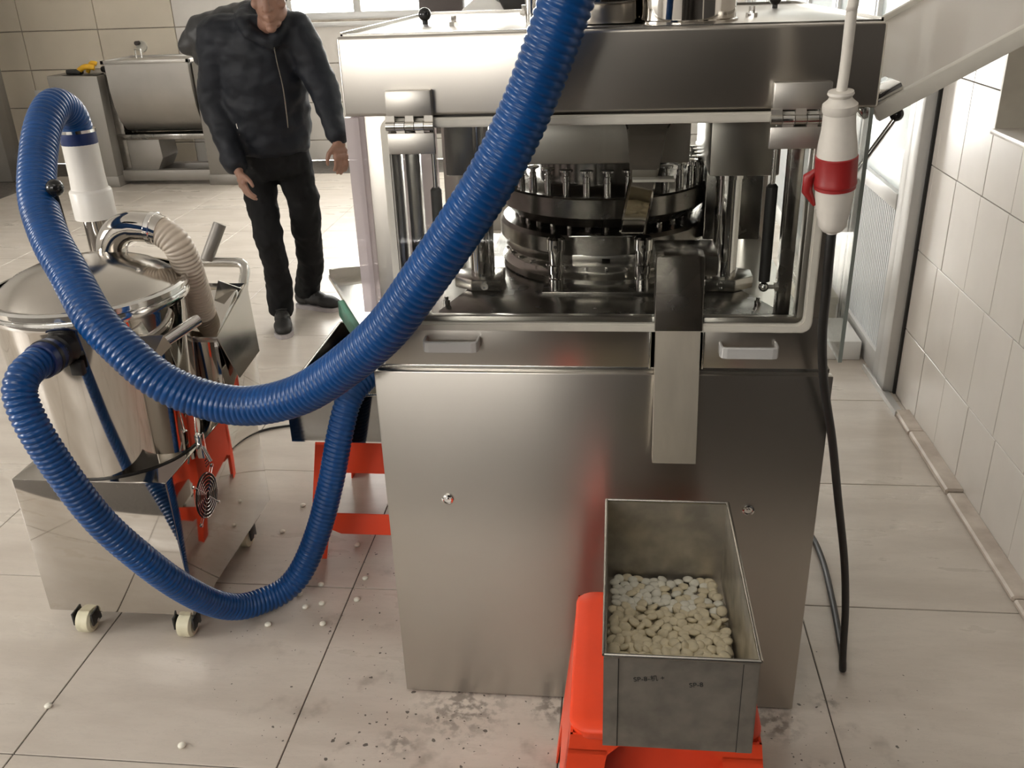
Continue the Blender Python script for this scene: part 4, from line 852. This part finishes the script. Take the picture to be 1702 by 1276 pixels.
# pliers-like tools on the mixer top
tl = thing('hand_tool', 'yellow and black hand tool lying on the mixer housing', 'tool', (-4.40, 7.62, 0.922)); b = B(tl)
b.tube('grip', 'yellow', [(-4.45, 7.60, 0.955), (-4.38, 7.58, 0.985), (-4.31, 7.60, 0.975)], 0.022, 10, 0.02)
b.tube('grip', 'yellow', [(-4.40, 7.64, 0.94), (-4.34, 7.62, 1.01), (-4.30, 7.63, 1.0)], 0.018, 10, 0.02)
b.box('jaw', 'black', -4.56, -4.43, 7.575, 7.64, 0.925, 0.965, 0.01)
o = link('tool_pouch', box_me('tool_pouch', -4.325, -4.26, 7.70, 7.80, 0.924, 0.975, 0.02), 'black'); o.location = (0, 0, 0); tag(o, 'small black pouch at the edge of the mixer trough', 'pouch')
o = link('tool_tray', box_me('tool_tray', -4.58, -4.27, 7.54, 7.70, 0.9215, 0.9235, 0.0), 'black'); tag(o, 'flat dark tray under the tools on the mixer', 'tray')
# socket and cable stain on the far wall
wo = thing('wall_socket', 'small dark wall socket on the cream tiles', 'socket', (-5.47, YB, 0.57)); b = B(wo)
b.box('socket_plate', 'pvc', -5.53, -5.45, YB-0.012, YB+0.001, 0.58, 0.70, 0.004); b.box('socket_plug', 'black', -5.50, -5.44, YB-0.05, YB-0.012, 0.54, 0.62, 0.01)
wo = thing('wall_bracket', 'small brown pipe stub on the wall above the mixer', 'bracket', (-4.35, YB, 1.05)); b = B(wo)
b.lathe('wall_plate', 'seal', [(0.055, 0), (0.05, 0.012), (0, 0.012)], (-4.37, YB, 1.07), (0, -1, 0), 18); b.lathe('stub', 'brown', [(0.02, 0), (0.02, 0.05), (0, 0.05)], (-4.39, YB-0.01, 1.10), (0, -1, 0), 12)
# things before the far window
cc = thing('brown_seat', 'dark brown padded seat back in front of the window', 'chair', (-1.15, 6.5, 0)); b = B(cc)
b.box('seat_back', 'brown', -1.31, -1.0, 6.48, 6.58, 0.95, 1.62, 0.03); b.box('seat_pad', 'brown', -1.32, -0.99, 6.12, 6.52, 0.62, 0.72, 0.03)
for x in (-1.28, -1.03):
    for y in (6.16, 6.5): b.tube('leg', 'black', [(x, y, 0), (x, y, 0.64)], 0.016, 10)
b.tube('back_tube', 'black', [(-1.2, 6.53, 0.66), (-1.2, 6.53, 1.0)], 0.015, 10); b.tube('back_tube', 'black', [(-1.1, 6.53, 0.66), (-1.1, 6.53, 1.0)], 0.015, 10)
sc = thing('covered_motor', 'white and black covered machine behind the press', 'machine', (-0.68, 6.2, 0)); b = B(sc)
b.box('stand', 'tubsteel', -0.92, -0.30, 6.0, 6.5, 0.0, 1.05, 0.01)
b.prism('white_cowl', 'foam', [(-0.95, 5.98, 1.05), (-0.28, 5.98, 1.05), (-0.28, 5.98, 1.40), (-0.50, 5.98, 1.46), (-0.62, 5.98, 1.36), (-0.80, 5.98, 1.50), (-0.95, 5.98, 1.38)], (0, 0.5, 0), 0.02)
b.prism('black_cover', 'black', [(-0.66, 5.94, 1.36), (-0.30, 5.94, 1.42), (-0.26, 5.94, 1.60), (-0.60, 5.94, 1.58), (-0.74, 5.94, 1.50)], (0, 0.4, 0), 0.02)

# ------------------------------------------------------------------ the man
def remesh(bm, name, voxel, smooth_it=6):
    me = finish(bm, name); o = bpy.data.objects.new(name, me); COL.objects.link(o)
    md = o.modifiers.new('r', 'REMESH'); md.mode = 'VOXEL'; md.voxel_size = voxel
    ms = o.modifiers.new('s', 'SMOOTH'); ms.iterations = smooth_it; ms.factor = 0.5
    bpy.context.view_layer.update()
    m2 = bpy.data.meshes.new_from_object(o.evaluated_get(bpy.context.evaluated_depsgraph_get())); bpy.data.objects.remove(o); bpy.data.meshes.remove(me)
    m2.name = name
    for p in m2.polygons: p.use_smooth = True
    return m2
def folds(me, f):
    no = [v.normal.copy() for v in me.vertices]; co = [v.co.copy() for v in me.vertices]
    me.vertices.foreach_set('co', [x for c, n in zip(co, no) for x in (c+n*f(c))]); me.update()
def ball(bm, c, rx, ry=None, rz=None, rot=None):
    m_ = Matrix.Translation(c) @ (rot.to_matrix().to_4x4() if rot else Matrix.Identity(4)) @ Matrix.Diagonal((rx, ry or rx, rz or rx, 1))
    bmesh.ops.create_icosphere(bm, subdivisions=3, radius=1.0, matrix=m_)
def limb(bm, pts, rads, n=16, balls=True):
    pp = [Vector(p) for p in pts]; ext = []; rr = []
    for i in range(len(pp)-1):
        k = 6
        for j in range(k): ext.append(pp[i].lerp(pp[i+1], j/k)); rr.append(rads[i]+(rads[i+1]-rads[i])*j/k)
    ext.append(pp[-1]); rr.append(rads[-1]); bm_tube(bm, ext, rr, n)
    if balls:
        for p, r in zip(pp, rads): ball(bm, p, r*0.99)
def rings(bm, lst, n=28):
    """lst: (cx, cy, cz, rx, ry)"""
    R_ = []
    for cx, cy, cz, rx, ry in lst:
        R_.append([bm.verts.new((cx+rx*math.cos(2*PI*i/n), cy+ry*math.sin(2*PI*i/n), cz)) for i in range(n)])
    for a, c in zip(R_, R_[1:]):
        for i in range(n): bm.faces.new((a[i], a[(i+1) % n], c[(i+1) % n], c[i]))
    bm.faces.new(R_[0]); bm.faces.new(R_[-1])
man = thing('person', 'person in dark navy jacket and black trousers, leaning forward beside the press', 'person', (-1.6, 4.25, 0)); PB = B(man)
shR, elR, wrR = Vector((-1.735, 4.13, 1.375)), Vector((-1.805, 4.16, 1.065)), Vector((-1.700, 4.03, 0.815))
shL, elL, wrL = Vector((-1.375, 4.12, 1.385)), Vector((-1.275, 4.10, 1.15)), Vector((-1.203, 3.985, 0.945))
hipC = Vector((-1.60, 4.27, 0.83)); HC = Vector((-1.425, 3.985, 1.545))
# hands
def hand(bm, wr, tip, thumb_side, curl=0.25, palm_n=None):
    d = (tip-wr).normalized(); n_ = (palm_n-d*palm_n.dot(d)).normalized(); s = d.cross(n_).normalized()
    limb(bm, [wr-d*0.05, wr], [0.028, 0.026], 12)
    for t_, w_ in ((0.02, 0.026), (0.045, 0.034), (0.07, 0.037)):
        for k in (-1, -0.33, 0.33, 1): ball(bm, wr+d*t_+s*w_*0.62*k, 0.0155)
    for i, (k, ln) in enumerate(((-1, 0.058), (-0.33, 0.075), (0.33, 0.08), (1, 0.068))):
        b0 = wr+d*0.078+s*0.026*k; a1 = (d*math.cos(curl)+n_*math.sin(curl)+s*0.05*k).normalized(); a2 = (d*math.cos(curl*2.4)+n_*math.sin(curl*2.4)).normalized(); a3 = (d*math.cos(curl*3.6)+n_*math.sin(curl*3.6)).normalized()
        p1 = b0+a1*ln*0.45; p2 = p1+a2*ln*0.32; p3 = p2+a3*ln*0.25
        limb(bm, [b0-d*0.012, p1, p2, p3], [0.0098, 0.009, 0.0085, 0.0072], 10)
    tb = wr+d*0.03+s*thumb_side*0.026; t1 = tb+(d*0.6+s*thumb_side*0.7+n_*0.25).normalized()*0.034; t2 = t1+(d*0.85+s*thumb_side*0.25+n_*0.35).normalized()*0.028
    limb(bm, [tb, t1, t2, t2+(d+n_*0.2).normalized()*0.02], [0.0145, 0.0115, 0.010, 0.008], 10)
bm = bmesh.new()
fwd = Vector((0.12, -0.95, -0.28)).normalized(); up = Vector((0.05, -0.28, 0.95)).normalized(); rt = up.cross(fwd).normalized()*-1
rotH = Matrix((rt, -fwd, up)).transposed().to_quaternion()
def hp(x, y, z): return HC+rt*x+fwd*y+up*z
ball(bm, hp(0, -0.015, 0.04), 0.078, 0.098, 0.095, rotH); ball(bm, hp(0, 0.03, -0.035), 0.064, 0.070, 0.085, rotH)
ball(bm, hp(0, 0.052, -0.095), 0.040, 0.040, 0.032, rotH); ball(bm, hp(0, 0.088, -0.112), 0.022, 0.02, 0.018, rotH)
limb(bm, [hp(0, 0.092, 0.025), hp(0, 0.108, -0.01), hp(0, 0.112, -0.028)], [0.008, 0.012, 0.015], 10)       # nose
for k in (-1, 1):
    ball(bm, hp(0.015*k, 0.098, -0.03), 0.009); ball(bm, hp(0.032*k, 0.082, 0.024), 0.017, 0.012, 0.011, rotH)
    limb(bm, [hp(0.014*k, 0.094, 0.042), hp(0.045*k, 0.08, 0.044)], [0.008, 0.008], 8)                     # brow
    ball(bm, hp(0.050*k, 0.062, -0.02), 0.022); ball(bm, hp(0.080*k, -0.008, -0.002), 0.010, 0.020, 0.032, rotH)  # cheek, ear
limb(bm, [hp(-0.022, 0.090, -0.066), hp(0, 0.099, -0.064), hp(0.022, 0.090, -0.066)], [0.005, 0.008, 0.005], 8)
limb(bm, [hp(-0.018, 0.088, -0.076), hp(0, 0.095, -0.078), hp(0.018, 0.088, -0.076)], [0.005, 0.0085, 0.005], 8)
limb(bm, [hp(0, -0.02, -0.07), Vector((-1.47, 4.06, 1.42)), Vector((-1.51, 4.11, 1.36))], [0.056, 0.058, 0.07], 18)
limb(bm, [Vector((-1.52, 4.12, 1.36)), Vector((-1.57, 4.18, 1.1)), hipC], [0.09, 0.09, 0.085], 18)
limb(bm, [Vector((-1.53, 4.12, 1.36)), shR, elR, wrR-(wrR-elR)*0.05], [0.06, 0.05, 0.038, 0.027], 14); limb(bm, [Vector((-1.53, 4.12, 1.36)), shL, elL, wrL-(wrL-elL)*0.05], [0.06, 0.05, 0.038, 0.027], 14)
knR, anR = Vector((-1.642, 4.13, 0.445)), Vector((-1.668, 4.205, 0.085)); knL, anL = Vector((-1.508, 4.29, 0.485)), Vector((-1.612, 4.46, 0.09))
limb(bm, [hipC+Vector((-0.08, 0, 0)), knR+Vector((0, 0.01, 0)), anR], [0.06, 0.045, 0.034], 14); limb(bm, [hipC+Vector((0.08, 0, 0)), knL+Vector((0, 0.01, 0)), anL], [0.06, 0.045, 0.034], 14)
hand(bm, wrR, Vector((-1.645, 3.985, 0.64)), 1, 0.22, Vector((0.5, 0.4, 0.0)))
hand(bm, wrL, Vector((-1.182, 3.955, 0.78)), -1, 0.30, Vector((-0.6, 0.6, 0.0)))
PB.put('body', remesh(bm, 'body', 0.0042, 3), 'skin')
for k in (-1, 1):
    e = PB.lathe('eye', 'sole', sphere_prof(0.0095, 0, 8), hp(0.032*k, 0.088, 0.02), fwd, 14)
    PB.lathe('pupil', 'hair', sphere_prof(0.005, 0, 6), hp(0.032*k, 0.0945, 0.02), fwd, 10, parent=e)
# hair cap
bm = bmesh.new(); ball(bm, hp(0, -0.025, 0.055), 0.085, 0.103, 0.093, rotH); ball(bm, hp(0, -0.06, 0.0), 0.072, 0.065, 0.075, rotH); ball(bm, hp(0, 0.05, 0.098), 0.06, 0.045, 0.032, rotH)
PB.put('hair', remesh(bm, 'hair', 0.007, 3), 'hair')
# jacket
bm = bmesh.new()
rings(bm, [(-1.605, 4.25, 0.850, 0.160, 0.125), (-1.605, 4.24, 0.872, 0.186, 0.145), (-1.605, 4.235, 0.92, 0.196, 0.152), (-1.60, 4.225, 1.00, 0.205, 0.158), (-1.595, 4.205, 1.10, 0.208, 0.160), (-1.580, 4.18, 1.20, 0.205, 0.155), (-1.566, 4.155, 1.29, 0.205, 0.145), (-1.55, 4.135, 1.37, 0.190, 0.125), (-1.53, 4.12, 1.43, 0.13, 0.10), (-1.50, 4.10, 1.465, 0.085, 0.08)], 32)
limb(bm, [Vector((-1.62, 4.13, 1.37)), shR, elR+Vector((-0.005, 0, 0.02)), wrR+(elR-wrR)*0.12], [0.10, 0.098, 0.077, 0.056], 18)
limb(bm, [Vector((-1.48, 4.12, 1.37)), shL, elL, wrL+(elL-wrL)*0.12], [0.10, 0.088, 0.066, 0.050], 18)
limb(bm, [wrR+(elR-wrR)*0.18, wrR+(elR-wrR)*0.04], [0.050, 0.044], 14, False); limb(bm, [wrL+(elL-wrL)*0.18, wrL+(elL-wrL)*0.04], [0.044, 0.039], 14, False)
# collar
limb(bm, [(-1.585, 4.03, 1.44), (-1.60, 4.12, 1.475), (-1.53, 4.185, 1.485), (-1.43, 4.13, 1.475), (-1.405, 4.05, 1.44), (-1.43, 4.01, 1.37)], [0.03, 0.036, 0.04, 0.036, 0.03, 0.03], 12)
limb(bm, [(-1.585, 4.03, 1.44), (-1.545, 3.99, 1.40), (-1.45, 4.0, 1.34)], [0.03, 0.03, 0.03], 12)
jk = remesh(bm, 'jacket', 0.010, 4)
folds(jk, lambda c: 0.013*noise.noise(Vector((c.x*9, c.y*9, c.z*14)))+0.006*noise.noise(Vector((c.x*22, c.y*22, c.z*30+3))))
jo = PB.put('jacket', jk, 'jacket')
PB.tube('zip', 'darksteel', [(-1.437, 3.985, 1.335), (-1.44, 4.005, 1.27), (-1.437, 4.028, 1.17), (-1.445, 4.052, 1.05), (-1.455, 4.075, 0.99)], 0.0028, 8, 0.02, parent=jo)
PB.tube('pocket_zip', 'darksteel', [(-1.70, 4.09, 1.02), (-1.69, 4.083, 0.96)], 0.004, 8, parent=jo)
bm = bmesh.new()
limb(bm, [(-1.70, 4.18, 1.45), (-1.80, 4.21, 1.425), (-1.865, 4.22, 1.39), (-1.925, 4.23, 1.335)], [0.05, 0.06, 0.062, 0.042], 14); limb(bm, [(-1.84, 4.22, 1.37), (-1.885, 4.23, 1.275)], [0.065, 0.03], 12); limb(bm, [(-1.74, 4.20, 1.44), (-1.60, 4.20, 1.475)], [0.045, 0.05], 12)
hd = remesh(bm, 'hood', 0.009, 3)
folds(hd, lambda c: 0.014*noise.noise(c*16))
PB.put('hood', hd, 'hoodm', jo)
# trousers
bm = bmesh.new()
rings(bm, [(-1.605, 4.265, 0.735, 0.15, 0.11), (-1.605, 4.262, 0.765, 0.172, 0.128), (-1.605, 4.26, 0.82, 0.178, 0.130), (-1.605, 4.25, 0.90, 0.168, 0.125)], 28)
limb(bm, [(-1.694, 4.25, 0.77), (-1.676, 4.20, 0.60), knR+Vector((0, 0.01, 0)), (-1.645, 4.19, 0.26), (-1.662, 4.215, 0.085)], [0.086, 0.075, 0.068, 0.063, 0.066], 18, True)
limb(bm, [(-1.522, 4.27, 0.77), (-1.492, 4.26, 0.62), knL+Vector((0, 0.01, 0)), (-1.535, 4.39, 0.28), (-1.602, 4.462, 0.10)], [0.088, 0.078, 0.074, 0.066, 0.066], 18, True)
tj = remesh(bm, 'trousers', 0.009, 4)
folds(tj, lambda c: 0.010*noise.noise(Vector((c.x*10, c.y*10, c.z*16)))+0.005*noise.noise(c*34))
for v in tj.vertices: v.co.z = max(v.co.z, 0.035)
PB.put('trousers', tj, 'trouser')
# shoes
def shoe(heel, toe):
    heel = Vector(heel); toe = Vector(toe); d = (toe-heel).normalized(); L2 = (toe-heel).length; q = d.to_track_quat('Y', 'Z')
    bm = bmesh.new()
    def at(t_, h): return heel+d*(L2*t_)+Vector((0, 0, h))
    ball(bm, at(0.16, 0.055), 0.040, 0.052, 0.045, q); ball(bm, at(0.20, 0.085), 0.038, 0.045, 0.04, q); ball(bm, at(0.45, 0.055), 0.040, 0.075, 0.042, q); ball(bm, at(0.72, 0.045), 0.046, 0.07, 0.034, q); ball(bm, at(0.86, 0.040), 0.042, 0.04, 0.028, q)
    me = remesh(bm, 'shoe', 0.006, 3)
    for v in me.vertices: v.co.z = max(v.co.z, 0.012)
    so = PB.put('shoe', me, 'shoe')
    bm = bmesh.new(); side = d.cross(Vector((0, 0, 1)))
    out = [(0.0, 0.02), (0.03, 0.035), (0.15, 0.041), (0.4, 0.038), (0.6, 0.045), (0.8, 0.047), (0.93, 0.036), (1.0, 0.015)]
    pts = [at(t_, 0.0005)+side*w_ for t_, w_ in out]+[at(t_, 0.0005)-side*w_ for t_, w_ in out[::-1]]
    bm_prism(bm, pts, (0, 0, 0.022)); PB.put('sole', finish(bm, 'sole'), 'sole', so)
    for k in range(3): PB.tube('lace', 'black', [at(0.42+0.08*k, 0.098-0.012*k)-side*0.028, at(0.44+0.08*k, 0.103-0.012*k), at(0.42+0.08*k, 0.098-0.012*k)+side*0.028], 0.004, 6, parent=so)
shoe((-1.675, 4.25, 0), (-1.578, 3.985, 0)); shoe((-1.665, 4.47, 0), (-1.418, 4.395, 0))
